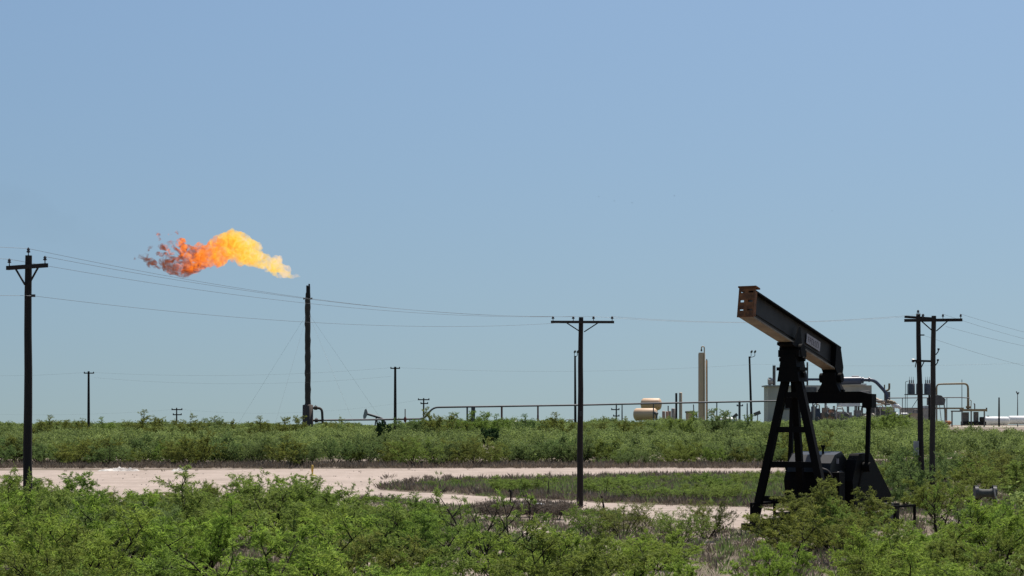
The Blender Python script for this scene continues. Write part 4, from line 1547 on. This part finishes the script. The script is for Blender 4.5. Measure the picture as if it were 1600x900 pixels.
def slab(px0, px1, py, h_, label, seed, m='bone'):
    a, c = gnd(px0, py), gnd(px1, py)
    b = MB()
    n_, k_ = 40, 7
    vs = []
    for i in range(n_ + 1):
        for j in range(k_ + 1):
            x, y = i / n_, j / k_
            p_ = a.lerp(c, x) + Vector((0, (y - .5) * 2.6, 0))
            e_ = math.sin(math.pi * x) ** .45 * math.sin(math.pi * y) ** .6
            vs.append((p_.x, p_.y, h_ * e_ * (.55 + 1.3 * noise.noise(Vector((x * 9, y * 3, seed * 3.3)))) - .02))
    b.add(vs, [(i * (k_ + 1) + j, i * (k_ + 1) + j + 1, (i + 1) * (k_ + 1) + j + 1, (i + 1) * (k_ + 1) + j) for i in range(n_) for j in range(k_)])
    tag(b.build('concrete_rubble', m), label, 'rubble', 'white rubble on the pad edge')


slab(156, 218, 735.8, 0.42, 'longer low heap of white broken rubble on the far pad edge', 1)
slab(268, 294, 736, 0.34, 'shorter white rubble pile on the far pad edge right of the longer one', 2)
b = MB()
zp = lambda px, py, d: at(px, py, d)
b.tube([zp(770, 797.5, 101), zp(788, 793, 101), zp(808, 790, 101), zp(826, 788, 101.5), zp(846, 789, 101.5), zp(864, 791.5, 102), zp(880, 796, 102)], .10, 10)
tag(b.build('bent_pipe', 'pale_pipe'), 'long pale bent pipe lying on dry brush beside the access road', 'pipe')
b = MB()
b.tube([zp(797, 797, 100), zp(798, 780, 100), zp(798.5, 768, 100), zp(795, 766, 100)], [.045, .05, .05, .09], 7)
b.tube([zp(794, 797, 100), zp(797, 782, 100)], .03, 6)
tag(b.build('stake', 'bark_dark'), 'crooked dark stake standing behind the pale bent pipe', 'stake')
b = MB()
b.tube([gnd(952, 826), at(944, 795, 86), at(940, 775, 86)], [.04, .05, .03], 7)
tag(b.build('stake', 'bark_dark'), 'leaning grey stick beside the access road right of the middle pole', 'stake')
b = MB()
b.tube([gnd(858, 849) + Z * .1, gnd(882, 851) + Z * .12], [.07, .05], 7)
tag(b.build('log', 'bark_dark'), 'short black stick lying on pale ground in the clearing', 'stick')
b = MB()
b.tube([gnd(856, 780), at(857, 757, 118), at(857, 752, 118)], .03, 6)
tag(b.build('stake', 'pole_grey'), 'thin grey stake in the weeds left of the middle pole', 'stake')

for px, py, lab in ((935.5, 307.5, 'faint leftmost of four tiny birds in the open sky'), (960, 314, 'second tiny bird from the left in the open sky'), (987.5, 317, 'lowest of four tiny birds in the open sky'),
                    (1053.5, 306, 'tiny bird apart to the right of three others'), (1300, 329.5, 'lone tiny dark bird high above the pumpjack')):
    p_ = at(px, py, 640)
    b = MB()
    b.tube([p_ + Vector((-.14, 0, 0)), p_ + Vector((-.03, 0, .01)), p_ + Vector((.08, 0, 0)), p_ + Vector((.16, 0, .02))], [.01, .06, .05, .01], 7)
    for s_ in (-1, 1):
        b.add([p_ + Vector((-.06, 0, .02)), p_ + Vector((.06, 0, .02)), p_ + Vector((.02, .22 * s_, .14)), p_ + Vector((-.05, .5 * s_, .1)), p_ + Vector((-.09, .14 * s_, .09))], [(0, 1, 2, 3, 4)])
    tag(b.build('bird', 'bird'), lab, 'bird', 'birds in the sky')

# ------------------------------------------------------------------ plants
def leaf_mesh(name, P, D, ln, wd, tint, m, seed, N=None):
    """Many small pointed leaves: P positions, D axes, lengths, widths."""
    r = np.random.default_rng(seed)
    n = len(P)
    D = D / np.linalg.norm(D, axis=1)[:, None]
    R = r.normal(size=(n, 3)) if N is None else N
    S = np.cross(D, R)
    S /= np.linalg.norm(S, axis=1)[:, None] + 1e-9
    a = P
    c = P + D * ln[:, None]
    mid = P + D * (ln * .45)[:, None]
    v = np.stack([a, mid + S * (wd / 2)[:, None], c, mid - S * (wd / 2)[:, None]], 1).reshape(-1, 3)
    return quads(name, v, tint, m)


def quads(name, v, tint, m):
    n = len(v) // 4
    me = bpy.data.meshes.new(name)
    me.vertices.add(len(v))
    me.vertices.foreach_set('co', v.astype(np.float32).ravel())
    me.loops.add(n * 4)
    me.loops.foreach_set('vertex_index', np.arange(n * 4, dtype=np.int32))
    me.polygons.add(n)
    me.polygons.foreach_set('loop_start', np.arange(0, n * 4, 4, dtype=np.int32))
    at_ = me.attributes.new('tint', 'FLOAT', 'POINT')
    at_.data.foreach_set('value', np.repeat(tint, 4).astype(np.float32))
    me.materials.append(MT[m])
    me.update(calc_edges=True)
    me.validate()
    return me


def make_bush(seed, height=2.3, spread=1.9, stems=9, nb=6, nt_=7, leaves=38, leaf=(.085, .15), lw=.026, m='leaf', bark='bark', droop=.35, stem_r=.042, up=.55, bare=0.0):
    """A shrub of several bending stems, branches and twigs; returns its branch mesh and its leaf mesh."""
    r = random.Random(seed)
    rn = np.random.default_rng(seed)
    b = MB()
    twigs = []

    def grow(p, d, length, r0, n, wob, lift):
        pts = [p.copy()]
        for _ in range(n):
            d = (d + Vector((r.gauss(0, wob), r.gauss(0, wob), r.gauss(0, wob) + lift))).normalized()
            p = p + d * (length / n)
            pts.append(p.copy())
        return pts, d
    for i in range(stems):
        a = 2 * math.pi * (i + r.uniform(-.3, .3)) / stems
        tl = r.uniform(.35, 1.0)
        dv_ = Vector((math.cos(a) * spread * tl, math.sin(a) * spread * tl, height * r.uniform(.75, 1.0)))
        L0 = dv_.length
        p0 = Vector((math.cos(a) * .12, math.sin(a) * .12, -.05))
        st, _ = grow(p0, (dv_.normalized() + Vector((math.cos(a), math.sin(a), 0)) * .25).normalized(), L0, 0, 8, .13, .03)
        b.tube(st, [stem_r * (1 - .8 * j / 8) for j in range(9)], 5, False)
        sh, _ = grow(st[-1], (st[-1] - st[-2]).normalized(), height * r.uniform(.10, .34), 0, 4, .16, .10)      # long shoot at the tip
        b.tube(sh, [stem_r * .2, stem_r * .17, stem_r * .14, stem_r * .1, .003], 3, False)
        twigs.append(sh)
        for q_ in (1, 2, 3):
            ang = r.uniform(0, 6.283)
            s2, _ = grow(sh[q_], Vector((math.cos(ang), math.sin(ang), .5)).normalized(), r.uniform(.15, .35), 0, 4, .2, -.05)
            twigs.append(s2)
        for j in range(nb):
            t = .30 + .70 * (j + r.random()) / nb
            k = min(7, int(t * 8))
            bp = st[k].lerp(st[k + 1], t * 8 - k)
            ang = r.uniform(0, 2 * math.pi)
            bd_ = ((st[k + 1] - st[k]).normalized() * .7 + Vector((math.cos(ang), math.sin(ang), r.uniform(-.1, up)))).normalized()
            bl = L0 * r.uniform(.24, .54) * (1.15 - .55 * t)
            br, _ = grow(bp, bd_, bl, 0, 5, .2, .02)
            b.tube(br, [stem_r * .42 * (1 - .75 * q_ / 5) for q_ in range(6)], 4, False)
            for k2 in range(nt_):
                t2 = .15 + .85 * (k2 + r.random()) / nt_
                kk = min(4, int(t2 * 5))
                tp_ = br[kk].lerp(br[kk + 1], t2 * 5 - kk)
                ang = r.uniform(0, 2 * math.pi)
                td = ((br[kk + 1] - br[kk]).normalized() * .8 + Vector((math.cos(ang), math.sin(ang), r.uniform(-.35, .5)))).normalized()
                tw_, _ = grow(tp_, td, r.uniform(.22, .52) * (height / 2.3) ** .5, 0, 4, .22, -.10)
                b.tube(tw_, [.007, .006, .005, .004, .003], 3, False)
                if r.random() >= bare:
                    twigs.append(tw_)
    tm = MB.build(b, 'trunk', bark, None, (0, 0, 0))
    trunk = tm.data
    bpy.data.objects.remove(tm)
    ORG.pop('trunk', None)
    A = np.array([[tuple(q_) for q_ in t] for t in twigs])          # n x 5 x 3
    n = len(A) * leaves
    ti = np.repeat(np.arange(len(A)), leaves)
    s = rn.uniform(0, 3.999, n)
    k = s.astype(int)
    P = A[ti, k] + (A[ti, k + 1] - A[ti, k]) * (s - k)[:, None]
    ax = A[ti, k + 1] - A[ti, k]
    ax /= np.linalg.norm(ax, axis=1)[:, None] + 1e-9
    D = ax * .95 + rn.normal(size=(n, 3)) * .5 + np.array([0, 0, -droop * .8])
    P = P + rn.normal(size=(n, 3)) * .022
    ln = rn.uniform(*leaf, n)
    wd = lw * rn.uniform(.7, 1.3, n)
    tw_t = rn.uniform(0, 1, len(A))
    tint = np.clip(.75 * tw_t[ti] + .3 * rn.uniform(0, 1, n), 0, 1)
    return trunk, leaf_mesh('crown', P, D, ln, wd, tint, m, seed), height


V = [make_bush(1), make_bush(2, 2.2, 2.1, 10), make_bush(3, 2.5, 1.7, 8), make_bush(4, 2.0, 2.2, 10, 6, 7, 38), make_bush(5, 2.4, 1.9, 8, 7, 7),
     make_bush(6, 2.3, 2.0, 9, 6, 7, 38, m='leaf_olive'), make_bush(7, 2.4, 1.5, 9, 6, 6, 36), make_bush(8, 2.3, 2.3, 11, 6, 6, 36)]
V_SPARSE = [make_bush(21, 2.4, 1.5, 6, 5, 4, 40, bark='bark_dark', stem_r=.06, bare=.6), make_bush(22, 2.3, 1.8, 5, 5, 4, 36, bark='bark_dark', stem_r=.065, bare=.72)]
V_BROOM = [make_bush(31, 1.7, 1.0, 16, 5, 3, 26, (.05, .10), .02, 'leaf_olive', stem_r=.022, up=1.2), make_bush(32, 1.5, 1.2, 18, 5, 3, 24, (.05, .10), .02, 'leaf', stem_r=.02, up=1.2)]
V_DRY = [make_bush(41, 1.2, 0.9, 14, 6, 4, 18, (.05, .11), .018, 'straw', 'bark', stem_r=.016, up=.9)]
V_DEEP = [make_bush(51, 3.0, 1.6, 7, 8, 7, 60, (.10, .17), .06, 'leaf_deep', 'bark_dark')]
V_OLIVE = [make_bush(61, 2.6, 2.3, 9, 9, 8, 62, (.07, .13), .026, 'leaf_olive', 'bark_dark', .45)]
COUNT = {}


def plant(var, x, y, h, wide=1.0, label='', cat='bush', group=None, name='mesquite_bush', rz=None, leafm=None):
    trunk, crown, h0 = var
    s = h / h0
    z = ground_z(x, y)
    t = thing(name, (x, y, z), label, cat, group)
    t.rotation_euler = (rnd.uniform(-.05, .05), rnd.uniform(-.05, .05), rnd.uniform(0, 6.283) if rz is None else rz)
    t.scale = (s * wide, s * wide, s)
    for nm, me in (('trunk', trunk), ('crown', crown)):
        o = bpy.data.objects.new(nm, me)
        COL.objects.link(o)
        o.parent = t
        if nm == 'crown' and leafm:
            o.material_slots[0].link = 'OBJECT'
            o.material_slots[0].material = MT[leafm]
    COUNT[name] = COUNT.get(name, 0) + 1
    return t


TOP = [(-80, 752), (0, 750), (60, 746), (130, 764), (170, 770), (255, 770), (285, 748), (345, 742), (420, 740), (480, 748), (545, 762), (582, 778), (600, 788), (655, 780), (715, 785), (745, 806),
       (770, 826), (880, 824), (900, 812), (1030, 818), (1050, 830), (1120, 832), (1160, 838), (1216, 838), (1228, 800), (1262, 775), (1290, 770), (1370, 782), (1384, 826), (1436, 826), (1446, 800), (1470, 782),
       (1510, 786), (1560, 786), (1572, 762), (1680, 755)]


def lerp_tab(tab, x):
    for (x0, y0_), (x1, y1) in zip(tab, tab[1:]):
        if x0 <= x <= x1:
            return y0_ + (y1 - y0_) * (x - x0) / (x1 - x0)
    return tab[0][1] if x < tab[0][0] else tab[-1][1]


def limit(px, d, rad):
    k = F / d
    w_ = rad * k
    y = max(lerp_tab(TOP, px + w_ * q_) for q_ in (-.75, -.4, 0, .4, .75))
    return H - (y - YH) / k


def inside(poly, x, y):
    c = False
    for (x0, y0_), (x1, y1) in zip(poly, poly[1:] + poly[:1]):
        if (y0_ > y) != (y1 > y) and x < (x1 - x0) * (y - y0_) / (y1 - y0_) + x0:
            c = not c
    return c


CLEAR = [(730, 796), (900, 800), (1010, 815), (1000, 870), (900, 875), (770, 862), (740, 830)]          # open weedy clearing
PATCH = [(20, 838), (90, 838), (100, 866), (10, 866)], [(880, 872), (1010, 872), (1040, 905), (880, 905)], [(195, 846), (270, 846), (270, 868), (195, 868)]


def blocked(px, py):
    return inside(PAD, px, py) or inside(ROAD, px, py) or inside(CLEAR, px, py) or any(inside(q_, px, py) for q_ in PATCH)


placed = []


def far_enough(x, y, r):
    return all((x - a) ** 2 + (y - c) ** 2 > (.76 * (r + e)) ** 2 for a, c, e in placed)


def hero(var, px, py_base, h, wide, label, group=None, name='mesquite_bush', cat='bush', rz=None, leafm=None):
    p_ = gnd(px, py_base)
    placed.append((p_.x, p_.y, 1.6 * wide * h / 2.3))
    return plant(var, p_.x, p_.y, h, wide, label, cat, group, name, rz, leafm)


# plants that stand out
hero(V_OLIVE[0], 1300, 858, 1.98, 1.16, 'big olive bush right in front of the pumpjack gear and counterweight')
hero(V[5], 1240, 872, 1.55, 1.35, 'rounded olive bush at the left foot of the pumpjack bush')
hero(V[5], 1345, 886, 1.4, 1.05, 'olive bush at the right foot of the pumpjack bush')
hero(V_SPARSE[0], 790, 915, 2.45, .8, 'nearly bare dark-limbed bush at the bottom edge left of the middle pole')
hero(V_SPARSE[1], 735, 880, 2.3, .9, 'thin dark-branched bush left of the nearly bare one')
hero(V_SPARSE[1], 1470, 850, 2.15, .75, 'dark forked bare-branched bush right of the guard rail')
hero(V[0], 335, 858, 2.4, 1.15, 'large bright green bush with dark stems, left half of the clump before the pad')
hero(V[2], 425, 850, 2.5, 1.2, 'tallest bright green bush before the pale pad')
hero(V[4], 500, 852, 2.15, 1.1, 'bright green bush right of the tallest one before the pad')
hero(V[1], 660, 838, 1.35, 1.2, 'light green flat-topped bush left of the open clearing')
hero(V[3], 108, 842, 2.05, 1.05, 'bushy green mesquite right of the leftmost pole')
hero(V[0], 30, 852, 2.3, 1.0, 'green mesquite just left of the foot of the leftmost pole')
hero(V[6], 50, 886, 2.45, .95, 'upright green bush hiding the foot of the leftmost pole', leafm='leaf')
hero(V_BROOM[0], 975, 842, 1.45, 1.15, 'broom-like wispy bush right of the middle pole', name='broom_bush')
hero(V_BROOM[1], 925, 838, 1.2, 1.1, 'light green wispy bush at the foot of the middle pole', name='broom_bush')
hero(V_BROOM[0], 1105, 842, 1.5, 1.0, 'thin wispy bush at the road edge left of the pumpjack', name='broom_bush')
hero(V_BROOM[1], 1062, 850, 1.2, 1.1, 'low wispy bush between broom bush and pumpjack', name='broom_bush')
dk = 300.0
plant(V_DEEP[0], (597 - CX) * dk / F, dk, 4.6, .42, 'dark green shrub sticking out of the thicket before the small pumpjack', 'bush', None, 'dark_shrub')
plant(V_DEEP[0], (764 - CX) * 300 / F, 300, 3.4, .9, 'dark green round shrub in the thicket left of the middle pole', 'bush', None, 'dark_shrub')
plant(V_DEEP[0], (612 - CX) * 240 / F, 240, 2.6, .9, 'dark shrub low in the thicket behind the yellow marker', 'bush', None, 'dark_shrub')
hero(V[3], 1424, 798, 2.6, .8, 'dusty bush at the foot of the leaning right pole', leafm='leaf_cool')
hero(V[0], 1462, 812, 1.9, 1.0, 'yellowish bush at the foot of the front right pole', leafm='leaf_yellow')
plant(V_SPARSE[0], (712 - CX) * 345 / F, 345, 3.6, .7, 'thin tall shrub rising above the thicket skyline left of centre', 'bush', None, 'mesquite_bush')

# the near brush, one object per bush
ZONE = [(190, 'green bush in the brush at the far left, below the pole'), (590, 'green bush in the clump in front of the pale pad'), (880, 'green bush at the bottom between pad clump and clearing'),
        (1170, 'bright green bush at the bottom left of the pumpjack'), (1420, 'green bush in the brush at the foot of the pumpjack'), (9999, 'green bush in the brush right of the pumpjack')]
tries = 0
near = 0
while near < 112 and tries < 9000:
    tries += 1
    d = math.sqrt(rnd.uniform(31 ** 2, 108 ** 2))
    px = rnd.uniform(-45, 1645)
    py = YH + H * F / d
    if blocked(px, py):
        continue
    h = rnd.uniform(1.3, 2.2) if d < 58 else rnd.uniform(1.5, 2.9)
    lim = limit(px, d, 1.5) * .88
    h = min(h, lim * rnd.uniform(.92, 1.0))
    if h < .7:
        continue
    x = (px - CX) * d / F
    rr = 1.55 * h / 2.3 + .2
    if abs(x - P1.x) < .8 and abs(d - d1) < 1 or (d > 82.0 and d < 93 and 1150 < px < 1400):
        continue
    if not far_enough(x, d, rr):
        continue
    placed.append((x, d, rr))
    g = next(l for lim_, l in ZONE if px < lim_)
    q_ = rnd.random()
    var = rnd.choice(V[:5] + V[6:]) if q_ < .80 else (V[5] if q_ < .86 else rnd.choice(V_SPARSE))
    lm_ = (rnd.choice(['leaf', 'leaf_bright', 'leaf_bright', 'leaf_yellow', 'leaf_cool']) if d > 56 else rnd.choice(['leaf_bright', 'leaf_bright', 'leaf', 'leaf_yellow'])) if q_ < .8 else None
    plant(var, x, d, h, rnd.uniform(.9, 1.2) * (1.35 if h < 1.2 else 1), g, 'bush', g.replace('green bush', 'green bushes').replace('bright ', ''), leafm=lm_)
    near += 1

# right-hand field behind the poles and the weedy island between pad and road
right = 0
while right < 42:
    d = math.sqrt(rnd.uniform(104 ** 2, 200 ** 2))
    px = rnd.uniform(1215, 1650)
    if inside(PAD, px, YH + H * F / d) or inside(ROAD, px, YH + H * F / d):
        continue
    x = (px - CX) * d / F
    if not far_enough(x, d, 1.6):
        continue
    placed.append((x, d, 1.6))
    hmax = H - (lerp_tab([(1215, 740), (1380, 728), (1440, 716), (1650, 712)], px) - YH) * d / F
    plant(rnd.choice(V), x, d, max(.8, min(rnd.uniform(1.5, 2.5), hmax)), 1.2, 'dusty green bush in the field behind the right pole pair', 'bush', 'bushes behind the right pole pair', leafm=rnd.choice(['leaf', 'leaf_cool', 'leaf_yellow', 'leaf_olive']))
    right += 1
isl = 0
ISL = [(650, 757), (760, 754), (900, 752), (1040, 748), (1200, 744), (1200, 789), (1060, 786), (940, 782), (840, 776), (740, 769), (650, 763)]
for _ in range(4000):
    if isl >= 30:
        break
    px, py = rnd.uniform(640, 1215), rnd.uniform(748, 787)
    if not inside(ISL, px, py):
        continue
    p_ = gnd(px, py)
    if not far_enough(p_.x, p_.y, 1.25):
        continue
    placed.append((p_.x, p_.y, 1.25))
    hm = H - (max(lerp_tab([(640, 752), (900, 746), (1215, 738)], px), 0) - YH) * p_.y / F
    plant(rnd.choice([V[1], V[3], V[0], V_BROOM[1]]), p_.x, p_.y, max(.45, min(rnd.uniform(.7, 1.15), hm)), 1.7, 'low green bush on the weedy strip between pad and access road', 'bush', 'low bushes between pad and road', 'low_bush')
    isl += 1
# front row of the thicket beyond the pad
row = 0
for i in range(46):
    px = -30 + 1290 * (i + rnd.random()) / 46
    d = rnd.uniform(206, 222)
    x = (px - CX) * d / F
    plant(rnd.choice(V), x, d, rnd.uniform(1.6, 3.1), rnd.uniform(.85, 1.25), 'green bush in the front row of the thicket beyond the pad', 'bush', 'front row of the far thicket', leafm=rnd.choice(['leaf', 'leaf_cool', 'leaf_olive', 'leaf_cool', 'leaf_yellow']))

# the thicket itself: one mass of shrubs
rn = np.random.default_rng(77)


def proto(seed, n=800):
    r = np.random.default_rng(seed)
    m_ = int(r.integers(7, 12))
    lob = np.stack([r.normal(size=m_) * .52, r.normal(size=m_) * .52, r.uniform(.28, .74, m_)], 1)
    rad = r.uniform(.20, .40, m_)
    k = r.choice(m_, n, p=rad ** 2 / (rad ** 2).sum())
    N = r.normal(size=(n, 3))
    N /= np.linalg.norm(N, axis=1)[:, None]
    N[:, 2] = np.where(r.random(n) < .7, np.abs(N[:, 2]), N[:, 2])
    P = lob[k] + N * (rad[k] * r.uniform(.72, 1.05, n))[:, None]
    spr = r.random(n) < .16
    P[spr] += N[spr] * r.uniform(.03, .18, spr.sum())[:, None]
    P[spr, 2] += r.uniform(0, .14, spr.sum())
    P[:, 2] = np.clip(P[:, 2], .03, 1.3)
    return P, N, r.uniform(0, 1, m_)[k]


PR_ = [proto(s_) for s_ in range(16)]
allP, allN, allT, allS = [], [], [], []
cells = {}
cnt = 0
for _ in range(90000):
    if cnt >= 3300:
        break
    d = math.sqrt(rn.uniform(216 ** 2, 500 ** 2))
    px = rn.uniform(-300, 1900)
    if px > 1470 and d > rn.uniform(335, 350) or 462 < px < 500 and 405 < d < 440:
        continue
    x = (px - CX) * d / F
    key = (int((x + 500) / 2.9), int(d / (3.7 if d < 290 else 3.6)))
    if cells.get(key, 0) >= 1:
        continue
    if d < 302 and (abs(px - 597) < 15 or abs(px - 764) < 20):
        continue
    lump = noise.noise(Vector((x * .05, d * .03, 9)))
    h = (rn.uniform(1.4, 3.3) if d < 255 else rn.uniform(1.1, 2.7)) * (1 + .35 * lump)
    top_lim = lerp_tab([(-80, 666), (200, 665), (420, 668), (520, 667), (600, 665), (680, 657), (760, 658), (900, 662), (1060, 660), (1180, 663), (1380, 652), (1420, 660), (1480, 667), (1680, 669)], px)
    top_lim += 1.5 + 6.5 * noise.noise(Vector((px * .021, 2.5, d * .004)))
    if 556 < px < 606:
        top_lim = 671
    h = min(h, (H - (top_lim + rn.uniform(-7, 4) - YH) * d / F) - ground_z(x, d))
    if h < .45:
        continue
    cells[key] = cells.get(key, 0) + 1
    wd_ = rn.uniform(1.2, 2.3) * (1.0 if d < 300 else 1.2)
    P, N, T = PR_[rn.integers(0, 16)]
    a = rn.uniform(0, 6.283)
    R_ = np.array([[math.cos(a), -math.sin(a), 0], [math.sin(a), math.cos(a), 0], [0, 0, 1]])
    allP.append((P @ R_.T) * np.array([wd_, wd_, h]) + np.array([x, d, ground_z(x, d)]))
    allN.append(N @ R_.T)
    allS.append(np.full(len(P), d))
    allT.append(np.clip(.38 * T + .20 * rn.random(len(P)) + .62 * rn.random() - .08 + .25 * lump, 0, 1))
    cnt += 1
for _ in range(420):                                # the same brush carries on beside the picture
    d = math.sqrt(rn.uniform(38 ** 2, 216 ** 2))
    px = rn.uniform(1675, 2300) if rn.random() < .5 else rn.uniform(-700, -80)
    x = (px - CX) * d / F
    if px < 0 and 118 < d < 204:
        continue
    h = rn.uniform(1.2, 2.5)
    wd_ = rn.uniform(1.2, 2.0)
    P, N, T = PR_[rn.integers(0, 16)]
    allP.append(P * np.array([wd_, wd_, h]) + np.array([x, d, ground_z(x, d)]))
    allN.append(N)
    allS.append(np.full(len(P), d))
    allT.append(np.clip(.38 * T + .2 * rn.random(len(P)) + .6 * rn.random(), 0, 1))
P = np.concatenate(allP)
N = np.concatenate(allN)
S = np.concatenate(allS)
T = np.concatenate(allT)
n = len(P)
N = N + rn.normal(size=(n, 3)) * .34
D = np.cross(N, rn.normal(size=(n, 3))) + np.array([0, 0, .45])
ln = rn.uniform(.18, .38, n) * (.75 + .35 * (S / 400))
wd = ln * rn.uniform(.30, .55, n)
me = leaf_mesh('mesquite_thicket', P - D / np.linalg.norm(D, axis=1)[:, None] * (ln / 2)[:, None], D, ln, wd, T, 'leaf_far', 5, N)
tk = bpy.data.objects.new('mesquite_thicket', me)
COL.objects.link(tk)
tag(tk, 'wide belt of green mesquite thicket between the pad and the gas plant', 'thicket', None, 'stuff')
for px, top_ in ((70, 663), (118, 660), (168, 664), (232, 657), (246, 661), (292, 659), (330, 656), (352, 662), (412, 664), (455, 661), (525, 662), (640, 659), (688, 653), (742, 655), (780, 660), (828, 661), (868, 660),
                (930, 662), (985, 661), (1062, 658), (1118, 653), (1148, 661), (1302, 660), (1392, 652)):
    d = rnd.uniform(335, 362)
    x = (px - CX) * d / F
    plant(rnd.choice(V[:5]), x, d, H - (top_ - 3 - YH) * d / F - ground_z(x, d), 1.0, 'taller wispy green shrub breaking the skyline of the far thicket', 'bush', 'shrubs on the thicket skyline', leafm=rnd.choice(['leaf', 'leaf_cool', 'leaf_olive']))


def tufts(name, spots, m, label, cat, seed, blades=(14, 26), hh=(.15, .45), sp=.22):
    r = np.random.default_rng(seed)
    P, D, ln, T = [], [], [], []
    for x, y, s in spots:
        n_ = int(r.integers(*blades))
        a = r.uniform(0, 6.283, n_)
        q_ = np.sqrt(r.random(n_)) * sp * s
        P.append(np.stack([x + q_ * np.cos(a), y + q_ * np.sin(a), np.full(n_, ground_z(x, y) + .0)], 1))
        D.append(np.stack([np.cos(a) * .55, np.sin(a) * .55, np.full(n_, 1.0)], 1) + r.normal(size=(n_, 3)) * .28)
        ln.append(r.uniform(*hh, n_) * s)
        T.append(np.clip(r.random() * .6 + r.random(n_) * .4, 0, 1))
    P, D, ln, T = map(np.concatenate, (P, D, ln, T))
    me_ = leaf_mesh(name, P, D, ln, ln * r.uniform(.07, .15, len(P)), T, m, seed)
    o = bpy.data.objects.new(name, me_)
    COL.objects.link(o)
    return tag(o, label, cat, None, 'stuff')


rt = random.Random(91)
dry, grn = [], []
for _ in range(60000):                              # clearing, patches of bare ground and ground under the brush
    if len(dry) > 5200:
        break
    d = math.sqrt(rt.uniform(40 ** 2, 125 ** 2))
    px = rt.uniform(-40, 1640)
    py = YH + H * F / d
    if inside(ROAD, px, py) or inside(PAD, px, py):
        continue
    q_ = noise.noise(Vector(((px - CX) * d / F * .16, d * .10, 3)))
    if q_ < -.12 and rt.random() < .8:
        continue
    (dry if rt.random() < .62 else grn).append(((px - CX) * d / F, d, rt.uniform(.5, 1.1)))
for _ in range(5200):                               # weedy strip between pad and road, brown along its rims
    px, py = rt.uniform(590, 1260), rt.uniform(742, 795)
    if inside(PAD, px, py + .8) and rt.random() < .97 or inside(ROAD, px, py) and rt.random() < .985:
        continue
    if py > lerp_tab([(585, 765), (740, 774), (960, 786), (1170, 792), (1330, 796)], px):
        continue
    p_ = gnd(px, py)
    top_ = lerp_tab([(585, 762), (640, 756), (900, 748), (1060, 743), (1260, 736)], px)
    low_ = lerp_tab([(585, 765), (740, 774), (960, 786), (1170, 792), (1330, 796)], px)
    edge = min(py - top_, low_ - py)
    (dry if rt.random() < (.9 if edge < 6 else .35) else grn).append((p_.x, p_.y, rt.uniform(.9, 1.7)))
for _ in range(3600):                               # brown rim at the foot of the thicket
    px = rt.uniform(-40, 1640)
    d = rt.uniform(201, 222)
    dry.append(((px - CX) * d / F, d, rt.uniform(1.0, 2.2)))
for _ in range(1500):                               # far right field floor
    d = math.sqrt(rt.uniform(125 ** 2, 205 ** 2))
    px = rt.uniform(1240, 1640)
    (dry if rt.random() < .5 else grn).append(((px - CX) * d / F, d, rt.uniform(.9, 1.8)))
for _ in range(260):                                # dry brush heaped under the bent pipe
    px, py = rt.uniform(765, 895), rt.uniform(795, 806)
    p_ = gnd(px, py)
    dry.append((p_.x, p_.y, rt.uniform(1.0, 1.9)))
for _ in range(700):
    px, py = rt.uniform(-40, 1200), rt.uniform(733, 822)
    if inside(PAD, px, py) or inside(ROAD, px, py):
        e_ = 0
        for o_ in (-2.5, 2.5):
            e_ += not (inside(PAD, px, py + o_) or inside(ROAD, px, py + o_))
        if e_ or rt.random() < .02:
            p_ = gnd(px, py)
            dry.append((p_.x, p_.y, rt.uniform(.4, 1.0)))
sb_ = MB()
for _ in range(900):
    px, py = rt.uniform(-40, 1250), rt.uniform(731, 835)
    if inside(PAD, px, py) or inside(ROAD, px, py):
        p_ = gnd(px, py)
        r_ = rt.uniform(.03, .075)
        sb_.tube([p_ + Z * 0, p_ + Z * r_ * .6, p_ + Z * r_ * 1.1], [r_, r_ * .9, r_ * .3], 5, False)
so_ = sb_.build('loose_stones', 'caliche', None, (0, 0, 0))
tag(so_, 'loose pale stones scattered on the gravel pad and the access road', 'stones', None, 'stuff')
tufts('dry_weeds', dry, 'straw', 'grey brown dry weeds covering the bare ground and the rims of the pad', 'weeds', 8)
tufts('green_weeds', grn, 'forb', 'low green weeds growing between the bushes and along the road', 'weeds', 9)
for px, py, s_ in ((765, 812, .9), (830, 808, .8), (870, 812, .8), (700, 752, .5), (640, 757, .55), (668, 751, .45), (1022, 744, .4)):
    p_ = gnd(px, py)
    plant(V_DRY[0], p_.x, p_.y, s_, 1.2, 'grey brown dry bush at the edge of the pale ground', 'bush', 'dry bushes at the pad and road edge', 'dry_bush')
